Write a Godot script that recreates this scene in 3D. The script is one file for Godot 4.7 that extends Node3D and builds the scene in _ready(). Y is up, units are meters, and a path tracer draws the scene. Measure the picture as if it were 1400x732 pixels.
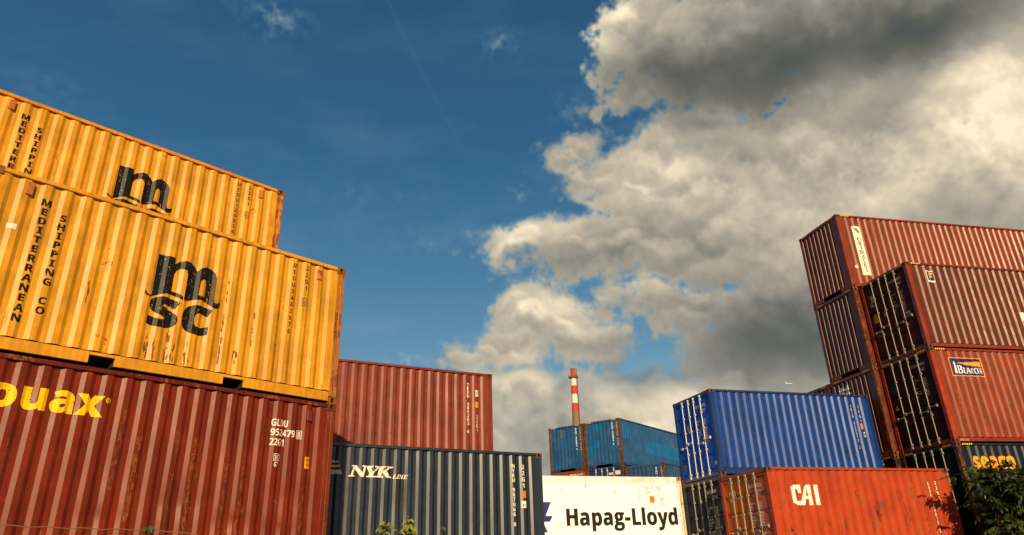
extends Node3D
# A container yard seen from below at a low sun: stacks of 20 and 40 foot boxes, a striped chimney far behind.

const SUN_AZ := 9.0             # degrees to the right of straight behind the camera
const SUN_EL := 18.0
const SUN_TO := Vector3(0.1488, 0.309, 0.9393)
const TALL := 2.591             # height of a standard box
const HIGH := 2.896             # height of a high-cube box
const WIDE := 2.438
const SHORT_BOX := 6.058
const LONG_BOX := 12.192

func _ready() -> void:
	add_camera_and_light()
	make_textures()
	make_ground()
	make_chimney()
	make_left_stacks()
	make_middle_stacks()
	make_right_stacks()
	make_back_stacks()
	make_plants()
	make_wire_fence()
	make_airliner()

func add_camera_and_light() -> void:
	var cam := Camera3D.new()
	cam.name = "camera"
	cam.projection = Camera3D.PROJECTION_FRUSTUM
	cam.near = 0.1
	cam.far = 14000.0
	cam.size = 2.0 * 0.1 * 366.0 / 1038.63
	cam.frustum_offset = Vector2(0, -(366.0 - 276.27) / 1038.63 * 0.1)
	cam.transform = Transform3D(Basis(Vector3(0.99940776, -0.03078665, -0.01537265), Vector3(0.03441128, 0.89413758, 0.4464682), Vector3(0, -0.44673277, 0.89466744)), Vector3(0, 1.6, 0))
	add_child(cam)
	var env := Environment.new()
	env.background_mode = Environment.BG_SKY
	var pano := PanoramaSkyMaterial.new()
	pano.panorama = make_sky()
	pano.energy_multiplier = 0.80
	env.sky = Sky.new()
	env.sky.sky_material = pano
	env.tonemap_mode = Environment.TONE_MAPPER_LINEAR
	env.tonemap_exposure = 1.32
	env.sdfgi_enabled = true
	env.ssao_enabled = true
	env.ssil_enabled = true
	var we := WorldEnvironment.new()
	we.name = "environment"
	we.environment = env
	add_child(we)
	var sun := DirectionalLight3D.new()
	sun.name = "sun"
	sun.light_color = Color(1.0, 0.875, 0.68)
	sun.light_energy = 1.6
	sun.light_angular_distance = 0.5
	sun.shadow_enabled = true
	sun.rotation_degrees = Vector3(-SUN_EL, SUN_AZ, 0)
	add_child(sun)

# ---------------------------------------------------------------- naming
var counts := {}

func numbered(called: String) -> String:
	var n: int = counts.get(called, 0)
	counts[called] = n + 1
	return called if n == 0 else "%s_%03d" % [called, n]

func thing(called: String, label: String, category: String, at: Vector3, turn: float = 0.0, group: String = "") -> Node3D:
	var o := Node3D.new()
	o.name = numbered(called)
	add_child(o)
	o.position = at
	o.rotation.y = turn
	o.set_meta("label", label)
	o.set_meta("category", category)
	if group != "":
		o.set_meta("group", group)
	return o

func part(called: String, mesh: Mesh, mat: Material, parent: Node3D, tf: Transform3D = Transform3D()) -> MeshInstance3D:
	var m := MeshInstance3D.new()
	m.name = called
	m.mesh = mesh
	m.material_override = mat
	m.transform = tf
	parent.add_child(m, true)
	return m

# ---------------------------------------------------------------- mesh building
class Build:
	var v := PackedVector3Array()
	var n := PackedVector3Array()
	var t := PackedVector2Array()
	var c := PackedColorArray()

	func uv_of(p: Vector3, nn: Vector3) -> Vector2:
		var a := nn.abs()
		if a.z >= a.x and a.z >= a.y:
			return Vector2(p.x, p.y)
		if a.x >= a.y:
			return Vector2(p.z + 0.7, p.y)
		return Vector2(p.x, p.z + 0.4)

	func tri(a: Vector3, b: Vector3, d: Vector3) -> void:           # anticlockwise as seen from outside
		var nn := (b - a).cross(d - a).normalized()
		for p in [a, d, b]:
			v.append(p); n.append(nn); t.append(uv_of(p, nn))

	func quad(a: Vector3, b: Vector3, d: Vector3, e: Vector3) -> void:
		tri(a, b, d)
		tri(a, d, e)

	func smooth_quad(p: Array, q: Array, uv: Array) -> void:        # four points, normals and uvs, anticlockwise
		for k in [0, 2, 1, 0, 3, 2]:
			v.append(p[k]); n.append(q[k]); t.append(uv[k])

	func box(lo: Vector3, hi: Vector3) -> void:
		var p := []
		for k in 8:
			p.append(Vector3(hi.x if k & 1 else lo.x, hi.y if k & 2 else lo.y, hi.z if k & 4 else lo.z))
		quad(p[4], p[5], p[7], p[6]); quad(p[1], p[0], p[2], p[3])
		quad(p[5], p[1], p[3], p[7]); quad(p[0], p[4], p[6], p[2])
		quad(p[6], p[7], p[3], p[2]); quad(p[0], p[1], p[5], p[4])

	func bar(lo: Vector3, hi: Vector3, ch: float) -> void:          # a box with all its edges taken off
		var mid := (lo + hi) / 2.0
		var h := (hi - lo) / 2.0
		ch = minf(ch, minf(h.x, minf(h.y, h.z)) * 0.6)
		for ax in 3:
			var u := (ax + 1) % 3
			var w := (ax + 2) % 3
			for s in [-1.0, 1.0]:
				var q := []
				for k in [[-1, -1], [1, -1], [1, 1], [-1, 1]]:
					var p := Vector3()
					p[ax] = s * h[ax]
					p[u] = k[0] * (h[u] - ch)
					p[w] = k[1] * (h[w] - ch)
					q.append(mid + p)
				if s < 0:
					q.reverse()
				quad(q[0], q[1], q[2], q[3])
			for su in [-1.0, 1.0]:
				for sw in [-1.0, 1.0]:
					var q := []
					for k in [[0, -1], [0, 1], [1, 1], [1, -1]]:
						var p := Vector3()
						p[ax] = k[1] * (h[ax] - ch)
						p[u] = su * (h[u] - (ch if k[0] == 1 else 0.0))
						p[w] = sw * (h[w] - (0.0 if k[0] == 1 else ch))
						q.append(mid + p)
					if su * sw > 0:
						q.reverse()
					quad(q[0], q[1], q[2], q[3])
		for sx in [-1.0, 1.0]:
			for sy in [-1.0, 1.0]:
				for sz in [-1.0, 1.0]:
					var s := Vector3(sx, sy, sz)
					var a := mid + s * Vector3(h.x, h.y - ch, h.z - ch)
					var b := mid + s * Vector3(h.x - ch, h.y, h.z - ch)
					var d := mid + s * Vector3(h.x - ch, h.y - ch, h.z)
					if sx * sy * sz > 0:
						tri(a, b, d)
					else:
						tri(a, d, b)

	func tube(pts: Array, radii: Array, sides: int) -> void:
		var rings := []
		for i in pts.size():
			var dir: Vector3 = ((pts[mini(i + 1, pts.size() - 1)] as Vector3) - pts[maxi(i - 1, 0)]).normalized()
			var side := dir.cross(Vector3(0.31, 0.2, 0.93)).normalized()
			var up := side.cross(dir)
			var ring := []
			for k in sides:
				var an := TAU * k / sides
				ring.append([(pts[i] as Vector3) + (side * cos(an) + up * sin(an)) * radii[i], side * cos(an) + up * sin(an)])
			rings.append(ring)
		for i in pts.size() - 1:
			for k in sides:
				var a: Array = rings[i][k]
				var b: Array = rings[i][(k + 1) % sides]
				var d: Array = rings[i + 1][(k + 1) % sides]
				var e: Array = rings[i + 1][k]
				var u0 := float(k) / sides * 0.3
				var u1 := float(k + 1) / sides * 0.3
				smooth_quad([b[0], a[0], e[0], d[0]], [b[1], a[1], e[1], d[1]], [Vector2(u1, i), Vector2(u0, i), Vector2(u0, i + 1), Vector2(u1, i + 1)])
		for e in [0, pts.size() - 1]:
			for k in range(1, sides - 1):
				if e == 0:
					tri(rings[e][0][0], rings[e][k][0], rings[e][k + 1][0])
				else:
					tri(rings[e][0][0], rings[e][k + 1][0], rings[e][k][0])

	func done() -> ArrayMesh:
		var a := []
		a.resize(Mesh.ARRAY_MAX)
		a[Mesh.ARRAY_VERTEX] = v
		a[Mesh.ARRAY_NORMAL] = n
		a[Mesh.ARRAY_TEX_UV] = t
		if c.size() == v.size() and c.size() > 0:
			a[Mesh.ARRAY_COLOR] = c
		var m := ArrayMesh.new()
		m.add_surface_from_arrays(Mesh.PRIMITIVE_TRIANGLES, a)
		return m

# ---------------------------------------------------------------- textures and paints
var tex_tone: ImageTexture       # uneven fading of the paint
var tex_sheen: ImageTexture      # uneven gloss
var tex_rust: Array = []         # light, middle and heavy rust: colour with its share in alpha
var tex_wear: ImageTexture       # what flakes off lettering
var tex_relief: ImageTexture
var paints := {}
var rust_mix := []

func seamless(kind: int, freq: float, oct: int, sd: int, w: int, h: int) -> PackedByteArray:
	var n := noise3(kind, freq, oct, sd)
	return n.get_seamless_image(w, h).get_data()

func stretched(freq: float, oct: int, sd: int, w: int, h: int, squash: int) -> PackedByteArray:
	var n := noise3(FastNoiseLite.TYPE_SIMPLEX_SMOOTH, freq, oct, sd)
	var im := n.get_seamless_image(w, h / squash)
	im.resize(w, h, Image.INTERPOLATE_CUBIC)
	return im.get_data()

func make_textures() -> void:
	var w := 1024
	var h := 512                                                     # 8 m by 4 m
	var broad := seamless(FastNoiseLite.TYPE_SIMPLEX_SMOOTH, 0.008, 4, 31, w, h)
	var mid := seamless(FastNoiseLite.TYPE_SIMPLEX_SMOOTH, 0.03, 4, 32, w, h)
	var fine := seamless(FastNoiseLite.TYPE_SIMPLEX_SMOOTH, 0.14, 3, 33, w, h)
	var run := stretched(0.09, 3, 34, w, h, 16)
	var blot := seamless(FastNoiseLite.TYPE_CELLULAR, 0.035, 2, 35, w, h)
	var tone := PackedByteArray(); tone.resize(w * h * 3)
	var sheen := PackedByteArray(); sheen.resize(w * h)
	var wear := PackedByteArray(); wear.resize(w * h * 4)
	var levels := [PackedByteArray(), PackedByteArray(), PackedByteArray()]
	for l in levels:
		l.resize(w * h * 4)
	var bounds := [[0.80, 0.88], [0.70, 0.82], [0.56, 0.70]]
	for i in w * h:
		var b := broad[i] / 255.0
		var m := mid[i] / 255.0
		var f := fine[i] / 255.0
		var r := run[i] / 255.0
		var g := clampf(0.92 + (b - 0.5) * 0.20 + (r - 0.5) * 0.17 + (m - 0.5) * 0.09 + (f - 0.5) * 0.04, 0.0, 1.0)
		tone[i * 3] = int(g * 255.0)
		tone[i * 3 + 1] = int(clampf(g - (r - 0.5) * 0.05, 0.0, 1.0) * 255.0)
		tone[i * 3 + 2] = int(clampf(g - (r - 0.5) * 0.09 + (m - 0.5) * 0.05, 0.0, 1.0) * 255.0)
		sheen[i] = int(clampf(0.86 + (m - 0.5) * 0.16 + (r - 0.5) * 0.14 + (f - 0.5) * 0.06, 0.3, 1.0) * 255.0)
		var spot := b * 0.36 + m * 0.40 + f * 0.16 + r * 0.16
		var streak := r * 0.62 + b * 0.32 + f * 0.14
		var speck := f * 0.7 + m * 0.35
		var hue := clampf(0.5 + (f - 0.5) * 1.6 + (m - 0.5) * 0.8, 0.0, 1.0)
		var dot := 1.0 - blot[i] / 255.0
		for k in 3:
			var lo: float = bounds[k][0]
			var hi: float = bounds[k][1]
			var a := maxf(smoothstep(lo - 0.06, hi - 0.06, spot), smoothstep(lo - 0.03, hi, streak) * 0.7)
			a = maxf(a, smoothstep(lo + 0.03, hi + 0.03, speck) * 0.85)
			if k > 0:
				a = maxf(a, smoothstep(0.80, 0.92, dot * 0.75 + m * 0.3) * 0.5)
			var o := i * 4
			levels[k][o] = int(lerpf(58.0, 138.0, hue))
			levels[k][o + 1] = int(lerpf(34.0, 76.0, hue))
			levels[k][o + 2] = int(lerpf(24.0, 34.0, hue))
			levels[k][o + 3] = int(clampf(a, 0.0, 1.0) * 235.0)
		var gone := smoothstep(0.70, 0.74, f * 0.55 + m * 0.4 + r * 0.12)
		wear[i * 4] = 255; wear[i * 4 + 1] = 255; wear[i * 4 + 2] = 255
		wear[i * 4 + 3] = int((1.0 - gone) * 255.0)
	tex_tone = ImageTexture.create_from_image(Image.create_from_data(w, h, false, Image.FORMAT_RGB8, tone))
	tex_sheen = ImageTexture.create_from_image(Image.create_from_data(w, h, false, Image.FORMAT_L8, sheen))
	tex_wear = ImageTexture.create_from_image(Image.create_from_data(w, h, false, Image.FORMAT_RGBA8, wear))
	for l in levels:
		tex_rust.append(ImageTexture.create_from_image(Image.create_from_data(w, h, false, Image.FORMAT_RGBA8, l)))
	tex_relief = ImageTexture.create_from_image(Image.create_from_data(w, h, false, Image.FORMAT_L8, mid))

# paint of a box: colour, how rusty (-1 none, 0 to 2) and which piece of the textures it shows
func paint(col: Color, rust: int = 0, shift: float = 0.0, rough: float = 0.48, shine: float = 0.42) -> StandardMaterial3D:
	var key := "%s %d %.2f %.2f %.2f" % [col.to_html(), rust, shift, rough, shine]
	if paints.has(key):
		return paints[key]
	var m := StandardMaterial3D.new()
	m.resource_name = "paint"
	m.albedo_color = col
	m.albedo_texture = tex_tone
	m.roughness = rough
	m.roughness_texture = tex_sheen
	m.metallic_specular = shine
	m.uv1_scale = Vector3(0.125, 0.25, 1)
	m.uv1_offset = Vector3(shift * 0.37, shift * 0.61, 0)
	if rust >= 0:
		m.detail_enabled = true
		m.detail_blend_mode = BaseMaterial3D.BLEND_MODE_MIX
		m.detail_albedo = tex_rust[rust]
	paints[key] = m
	return m

func plain(col: Color, rough: float = 0.7, metal: float = 0.0) -> StandardMaterial3D:
	var key := "plain %s %.2f %.2f" % [col.to_html(), rough, metal]
	if not paints.has(key):
		var m := StandardMaterial3D.new()
		m.resource_name = "plain"
		m.albedo_color = col
		m.roughness = rough
		m.metallic = metal
		paints[key] = m
	return paints[key]

func ink(col: Color, worn: bool = true, shift: float = 0.0, rough: float = 0.6) -> StandardMaterial3D:   # paint of lettering, flaked here and there
	var key := "ink %s %s %.2f %.2f" % [col.to_html(), worn, shift, rough]
	if not paints.has(key):
		var m := StandardMaterial3D.new()
		m.resource_name = "ink"
		m.metallic_specular = 0.34
		m.albedo_color = col
		m.roughness = rough
		if worn:
			m.albedo_texture = tex_wear
			m.transparency = BaseMaterial3D.TRANSPARENCY_ALPHA_SCISSOR
			m.alpha_scissor_threshold = 0.5
			m.uv1_scale = Vector3(0.25, 0.5, 1)
			m.uv1_offset = Vector3(shift * 0.43, shift * 0.29, 0)
		paints[key] = m
	return paints[key]

# ---------------------------------------------------------------- walls of a box
# A wall is described in its own frame: x along it from the left, y up, z outwards, 0 = the outermost plane of the box.
class Wall:
	var xs := PackedFloat32Array()      # fold lines
	var zs := PackedFloat32Array()      # depth at each fold line
	var along_y := false                # folds run level (doors) instead of upright
	var dents: Array = []
	var lo := Vector2()
	var hi := Vector2()
	var rows := 26

	func bump(x: float, y: float) -> float:
		var s := 0.0
		for d in dents:
			var dx: float = (x - d[0]) / d[2]
			var dy: float = (y - d[1]) / d[3]
			var r := dx * dx + dy * dy
			if r < 6.0:
				s += d[4] * exp(-r)
		return s

	func fold(q: float) -> float:
		var i := clampi(xs.bsearch(q) - 1, 0, xs.size() - 2)
		return lerpf(zs[i], zs[i + 1], clampf((q - xs[i]) / maxf(xs[i + 1] - xs[i], 1e-5), 0.0, 1.0))

	func depth(p: Vector2) -> float:
		return fold(p.y if along_y else p.x) + bump(p.x, p.y)

	func normal(p: Vector2, slope: float) -> Vector3:
		var e := 0.02
		var bx := (bump(p.x + e, p.y) - bump(p.x - e, p.y)) / (2.0 * e)
		var by := (bump(p.x, p.y + e) - bump(p.x, p.y - e)) / (2.0 * e)
		if along_y:
			by += slope
		else:
			bx += slope
		return Vector3(-bx, -by, 1.0).normalized()

var wall_cache := {}
var rng := RandomNumberGenerator.new()

func dent_list(w: float, h: float, count: int, most: float) -> Array:
	var d := []
	for i in count:
		d.append([rng.randf_range(0.0, w), rng.randf_range(0.1, h), rng.randf_range(0.17, 0.5), rng.randf_range(0.2, 0.55), -rng.randf_range(0.25, 1.0) * most * (1.0 if rng.randf() < 0.75 else -0.5)])
	return d

func folded(pitch: float, outer: float, slope: float, inner: float, deep: float, face: float, from: float, to: float, lead: float) -> Array:
	var xs := PackedFloat32Array([from])
	var zs := PackedFloat32Array([face])
	var x := from + lead
	while x + slope * 2.0 + inner + 0.03 < to:
		for step in [[0.0, face], [slope, face - deep], [slope + inner, face - deep], [slope * 2.0 + inner, face]]:
			xs.append(x + step[0])
			zs.append(step[1])
		x += pitch
	xs.append(to)
	zs.append(face)
	return [xs, zs]

func rail_top(long: float) -> float:
	return 0.205 if long < 7.0 else 0.148

func side_wall(long: float, high: float, variant: int, dented: float = 1.0) -> Wall:
	var key := "side %.2f %.2f %d" % [long, high, variant]
	if not wall_cache.has(key):
		var w := Wall.new()
		var f := folded(0.278, 0.080, 0.060, 0.078, 0.034, -0.022, 0.14, long - 0.14, 0.13)
		w.xs = f[0]; w.zs = f[1]
		w.lo = Vector2(0.14, rail_top(long) + 0.024)
		w.hi = Vector2(long - 0.14, high - 0.07)
		rng.seed = 100 + variant * 17 + int(long)
		w.dents = dent_list(long, high, int(long * 2.8), 0.014 * dented)
		if variant == 3:
			for d in [[4.3, 0.58, 0.34, 0.13, -0.016], [5.15, 0.5, 0.3, 0.13, -0.014], [3.45, 0.8, 0.4, 0.14, -0.014], [3.9, 1.5, 0.12, 0.3, -0.012], [2.4, 0.6, 0.3, 0.14, -0.012]]:
				w.dents.append(d)
		w.dents.append([long * rng.randf_range(0.3, 0.7), high * 0.45, long * 0.3, high * 0.5, -rng.randf_range(0.004, 0.014)])    # the whole sheet bows a little
		wall_cache[key] = w
	return wall_cache[key]

func end_wall(high: float, variant: int) -> Wall:
	var key := "end %.2f %d" % [high, variant]
	if not wall_cache.has(key):
		var w := Wall.new()
		var f := folded(0.25, 0.110, 0.018, 0.104, 0.045, -0.012, 0.12, WIDE - 0.12, 0.06)
		w.xs = f[0]; w.zs = f[1]
		w.rows = 12
		w.lo = Vector2(0.12, 0.16)
		w.hi = Vector2(WIDE - 0.12, high - 0.11)
		rng.seed = 900 + variant
		w.dents = dent_list(WIDE, high, 7, 0.008)
		wall_cache[key] = w
	return wall_cache[key]

func flat_wall(long: float, high: float) -> Wall:                    # smooth insulated side with fine upright seams
	var key := "flat %.2f" % long
	if not wall_cache.has(key):
		var w := Wall.new()
		var f := folded(0.362, 0.336, 0.006, 0.008, 0.009, -0.006, 0.12, long - 0.12, 0.2)
		w.xs = f[0]; w.zs = f[1]
		w.lo = Vector2(0.12, rail_top(long) + 0.006)
		w.hi = Vector2(long - 0.12, high - 0.20)
		rng.seed = 77
		w.dents = dent_list(long, high, 26, 0.004)
		wall_cache[key] = w
	return wall_cache[key]

func door_wall(high: float) -> Wall:                                 # one door leaf, 1.1 m wide, with pressed level ribs
	var key := "door %.2f" % high
	if not wall_cache.has(key):
		var w := Wall.new()
		w.along_y = true
		w.rows = 1
		var y0 := 0.15
		var y1 := high - 0.13
		var xs := PackedFloat32Array([y0])
		var zs := PackedFloat32Array([-0.055])
		var count := 5
		var pitch := (y1 - y0 - 0.12) / count
		for k in count:
			var y := y0 + 0.06 + pitch * k
			for step in [[0.035, -0.055], [0.06, -0.028], [pitch - 0.075, -0.028], [pitch - 0.05, -0.055]]:
				xs.append(y + step[0])
				zs.append(step[1])
		xs.append(y1)
		zs.append(-0.055)
		w.xs = xs; w.zs = zs
		w.lo = Vector2(0.0, y0)
		w.hi = Vector2(1.10, y1)
		wall_cache[key] = w
	return wall_cache[key]

func wall_mesh(w: Wall) -> ArrayMesh:
	if wall_cache.has(w):
		return wall_cache[w]
	var b := Build.new()
	var across := w.rows
	for i in w.xs.size() - 1:
		var q0 := w.xs[i]
		var q1 := w.xs[i + 1]
		var slope := (w.zs[i + 1] - w.zs[i]) / maxf(q1 - q0, 1e-5)
		for k in across:
			var p := []
			var nn := []
			var uv := []
			var corners: Array
			if w.along_y:
				var a := lerpf(w.lo.x, w.hi.x, float(k) / across)
				var c := lerpf(w.lo.x, w.hi.x, float(k + 1) / across)
				corners = [Vector2(a, q0), Vector2(c, q0), Vector2(c, q1), Vector2(a, q1)]
			else:
				var a := lerpf(w.lo.y, w.hi.y, float(k) / across)
				var c := lerpf(w.lo.y, w.hi.y, float(k + 1) / across)
				corners = [Vector2(q0, a), Vector2(q1, a), Vector2(q1, c), Vector2(q0, c)]
			for m in 4:
				var s: Vector2 = corners[m]
				var zz: float
				if w.along_y:
					zz = w.zs[i] if m < 2 else w.zs[i + 1]
				else:
					zz = w.zs[i + 1] if m == 1 or m == 2 else w.zs[i]
				p.append(Vector3(s.x, s.y, zz + w.bump(s.x, s.y)))
				nn.append(w.normal(s, slope))
				uv.append(s)
			b.smooth_quad(p, nn, uv)
	wall_cache[w] = b.done()
	return wall_cache[w]

# flat shapes laid on a wall: cut along its fold lines and bent with them, a hair proud of the sheet
func cut_at(poly: PackedVector2Array, axis: int, q: float, keep_low: bool) -> PackedVector2Array:
	var out := PackedVector2Array()
	for i in poly.size():
		var a := poly[i]
		var b := poly[(i + 1) % poly.size()]
		var da := (a[axis] - q) * (-1.0 if keep_low else 1.0)
		var db := (b[axis] - q) * (-1.0 if keep_low else 1.0)
		if da >= 0.0:
			out.append(a)
		if (da > 0.0 and db < 0.0) or (da < 0.0 and db > 0.0):
			out.append(a.lerp(b, da / (da - db)))
	return out

func laid_on(w: Wall, tris: PackedVector2Array, off: float) -> ArrayMesh:
	var b := Build.new()
	var axis := 1 if w.along_y else 0
	var other := 1 - axis
	var o0 := w.lo[other]
	var gap := (w.hi[other] - o0) / w.rows
	for t in range(0, tris.size(), 3):
		var base := PackedVector2Array([tris[t], tris[t + 1], tris[t + 2]])
		if (base[1] - base[0]).cross(base[2] - base[0]) < 0.0:
			base.reverse()
		var lo := minf(base[0][axis], minf(base[1][axis], base[2][axis]))
		var hi := maxf(base[0][axis], maxf(base[1][axis], base[2][axis]))
		var first := clampi(w.xs.bsearch(lo) - 1, 0, w.xs.size() - 2)
		for i in range(first, w.xs.size() - 1):
			if w.xs[i] > hi:
				break
			var strip := base
			if i > 0 and lo < w.xs[i]:
				strip = cut_at(strip, axis, w.xs[i], false)
			if i < w.xs.size() - 2 and hi > w.xs[i + 1]:
				strip = cut_at(strip, axis, w.xs[i + 1], true)
			if strip.size() < 3:
				continue
			var wide := maxf(w.xs[i + 1] - w.xs[i], 1e-5)
			var slope := (w.zs[i + 1] - w.zs[i]) / wide
			var lift := off * sqrt(1.0 + slope * slope)
			var slo := 1e9
			var shi := -1e9
			for q in strip:
				slo = minf(slo, q[other])
				shi = maxf(shi, q[other])
			var k0 := clampi(int(floor((slo - o0) / gap)), 0, w.rows - 1)
			var k1 := clampi(int(floor((shi - o0) / gap)), 0, w.rows - 1)
			for k in range(k0, k1 + 1):
				var poly := strip
				if k > k0:
					poly = cut_at(poly, other, o0 + gap * k, false)
				if k < k1:
					poly = cut_at(poly, other, o0 + gap * (k + 1), true)
				if poly.size() < 3:
					continue
				var c := []                                           # the sheet's own depth at the corners of this cell
				for m in [[0, 0], [1, 0], [0, 1], [1, 1]]:
					var g := Vector2()
					g[axis] = w.xs[i + m[0]]
					g[other] = o0 + gap * (k + m[1])
					c.append(w.zs[i + m[0]] + w.bump(g.x, g.y))
				var pts := []
				for q in poly:
					var fx := (q[axis] - w.xs[i]) / wide
					var fy := (q[other] - o0 - gap * k) / gap
					var z: float = lerpf(lerpf(c[0], c[1], fx), lerpf(c[2], c[3], fx), fy) + lift
					pts.append([Vector3(q.x, q.y, z), w.normal(q, slope), q])
				for m in range(1, pts.size() - 1):
					for e in [pts[0], pts[m + 1], pts[m]]:
						b.v.append(e[0]); b.n.append(e[1]); b.t.append(e[2])
	return b.done()

# ---------------------------------------------------------------- lettering
var fonts := {}

func font_of(style: String) -> Font:
	if not fonts.has(style):
		var f := SystemFont.new()
		f.font_names = PackedStringArray(["Droid Serif" if style.begins_with("serif") else "Droid Sans Mono" if style == "mono" else "Droid Sans"])
		f.font_weight = 400 if style == "mono" or style == "light" else 700
		if style.ends_with("heavy"):
			var fv := FontVariation.new()
			fv.base_font = f
			fv.variation_embolden = 0.35 if style.begins_with("serif") else 0.3 if style.begins_with("medium") else 0.65
			fonts[style] = fv
		else:
			fonts[style] = f
	return fonts[style]

var glyphs := {}

func glyph_tris(text: String, style: String) -> PackedVector2Array:    # triangles of a word, its box scaled to 0..1
	var key := style + "|" + text
	if not glyphs.has(key):
		var t := TextMesh.new()
		t.font = font_of(style)
		t.font_size = 64
		t.pixel_size = 1.0 / 64.0
		t.depth = 0.0
		t.curve_step = 2.0
		t.text = text
		var a := t.get_mesh_arrays()
		var vs: PackedVector3Array = a[Mesh.ARRAY_VERTEX]
		var ix: PackedInt32Array = a[Mesh.ARRAY_INDEX]
		var lo := Vector2(1e9, 1e9)
		var hi := -lo
		var out := PackedVector2Array()
		for i in ix:
			var p := Vector2(vs[i].x, vs[i].y)
			lo = lo.min(p); hi = hi.max(p)
			out.append(p)
		var size := (hi - lo).max(Vector2(1e-4, 1e-4))
		for i in out.size():
			out[i] = (out[i] - lo) / size
		glyphs[key] = [out, size.x / size.y, size.y]
	return glyphs[key][0]

func word_in(text: String, style: String, x0: float, y0: float, x1: float, y1: float, lean: float = 0.0) -> PackedVector2Array:
	var out := PackedVector2Array()
	for p in glyph_tris(text, style):
		out.append(Vector2(lerpf(x0, x1, p.x) + lean * p.y, lerpf(y0, y1, p.y)))
	return out

func line_of(text: String, style: String, x0: float, y0: float, h: float, squash: float = 1.0) -> PackedVector2Array:    # capitals of height h, starting at x0
	glyph_tris(text, style)
	var asp: float = glyphs[style + "|" + text][1]
	return word_in(text, style, x0, y0, x0 + h * asp * squash, y0 + h)

func stacked(text: String, style: String, x: float, top: float, bottom: float, h: float, squash: float = 1.0) -> PackedVector2Array:   # letters one under another
	var out := PackedVector2Array()
	var n := text.length()
	for i in n:
		var ch := text[i]
		if ch == " ":
			continue
		glyph_tris(ch, style)
		var asp: float = glyphs[style + "|" + ch][1]
		var w := h * asp * squash
		var y := lerpf(top - h, bottom, float(i) / maxf(n - 1, 1))
		out.append_array(word_in(ch, style, x - w / 2.0, y, x + w / 2.0, y + h))
	return out

func slab(x0: float, y0: float, x1: float, y1: float) -> PackedVector2Array:
	return PackedVector2Array([Vector2(x0, y0), Vector2(x1, y0), Vector2(x1, y1), Vector2(x0, y0), Vector2(x1, y1), Vector2(x0, y1)])

func outline(pts: Array) -> PackedVector2Array:
	var poly := PackedVector2Array(pts)
	var out := PackedVector2Array()
	for i in Geometry2D.triangulate_polygon(poly):
		out.append(poly[i])
	return out

func thicker(tris: PackedVector2Array, d: float) -> PackedVector2Array:     # letters grown by d all round their outline
	var edges := {}
	for t in range(0, tris.size(), 3):
		var q := [tris[t], tris[t + 1], tris[t + 2]]
		if (q[1] - q[0]).cross(q[2] - q[0]) < 0.0:
			q.reverse()
		for k in 3:
			var a := Vector2i((q[k] * 20000.0).round())
			var b := Vector2i((q[(k + 1) % 3] * 20000.0).round())
			if edges.has([b, a]):
				edges.erase([b, a])
			else:
				edges[[a, b]] = [q[k], q[(k + 1) % 3]]
	var sides := {}
	for e in edges:
		var dir: Vector2 = (edges[e][1] - edges[e][0]).normalized()
		for k in 2:
			if not sides.has(e[k]):
				sides[e[k]] = []
			sides[e[k]].append(Vector2(dir.y, -dir.x))
	var out := tris.duplicate()
	for e in edges:
		var p := []
		for k in 2:
			var m := Vector2()
			for nn in sides[e[k]]:
				m += nn
			m = m.normalized()
			p.append(edges[e][k] + m * d / maxf(m.dot(sides[e[k]][0]), 0.6))
		out.append_array(PackedVector2Array([edges[e][0], edges[e][1], p[1], edges[e][0], p[1], p[0]]))
	return out

func pieces_of(tris: PackedVector2Array) -> Array:                    # the separate shapes in a list of triangles
	var owner := []
	var at := {}
	var n := tris.size() / 3
	for k in n:
		owner.append(k)
	var find := func(a: int) -> int:
		while owner[a] != a:
			a = owner[a]
		return a
	for k in n:
		for m in 3:
			var key := Vector2i((tris[k * 3 + m] * 20000.0).round())
			if at.has(key):
				var a: int = (find as Callable).call(at[key])
				var b: int = (find as Callable).call(k)
				owner[b] = a
			else:
				at[key] = k
	var sets := {}
	for k in n:
		var r: int = (find as Callable).call(k)
		if not sets.has(r):
			sets[r] = PackedVector2Array()
		for m in 3:
			sets[r].append(tris[k * 3 + m])
	return sets.values()

func mark_letters(box: Dictionary, face: String, called: String, tris: PackedVector2Array, mat: Material, off: float = 0.0025, label: String = "") -> void:   # every letter a part of its own
	for p in pieces_of(tris):
		mark(box, face, called, p, mat, off, label)

func mark(box: Dictionary, face: String, called: String, tris: PackedVector2Array, mat: Material, off: float = 0.0025, label: String = "") -> MeshInstance3D:
	var m := part(called, laid_on(box[face].wall, tris, off), mat, box.root, box[face].frame)
	if label != "":
		m.set_meta("label", label)
	if called.ends_with("lettering") or called.ends_with("print") or called.ends_with("mark") or called.ends_with("digit"):
		m.set_meta("kind", "stuff")                                   # small print, too small to pick apart letter by letter
	return m

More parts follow.
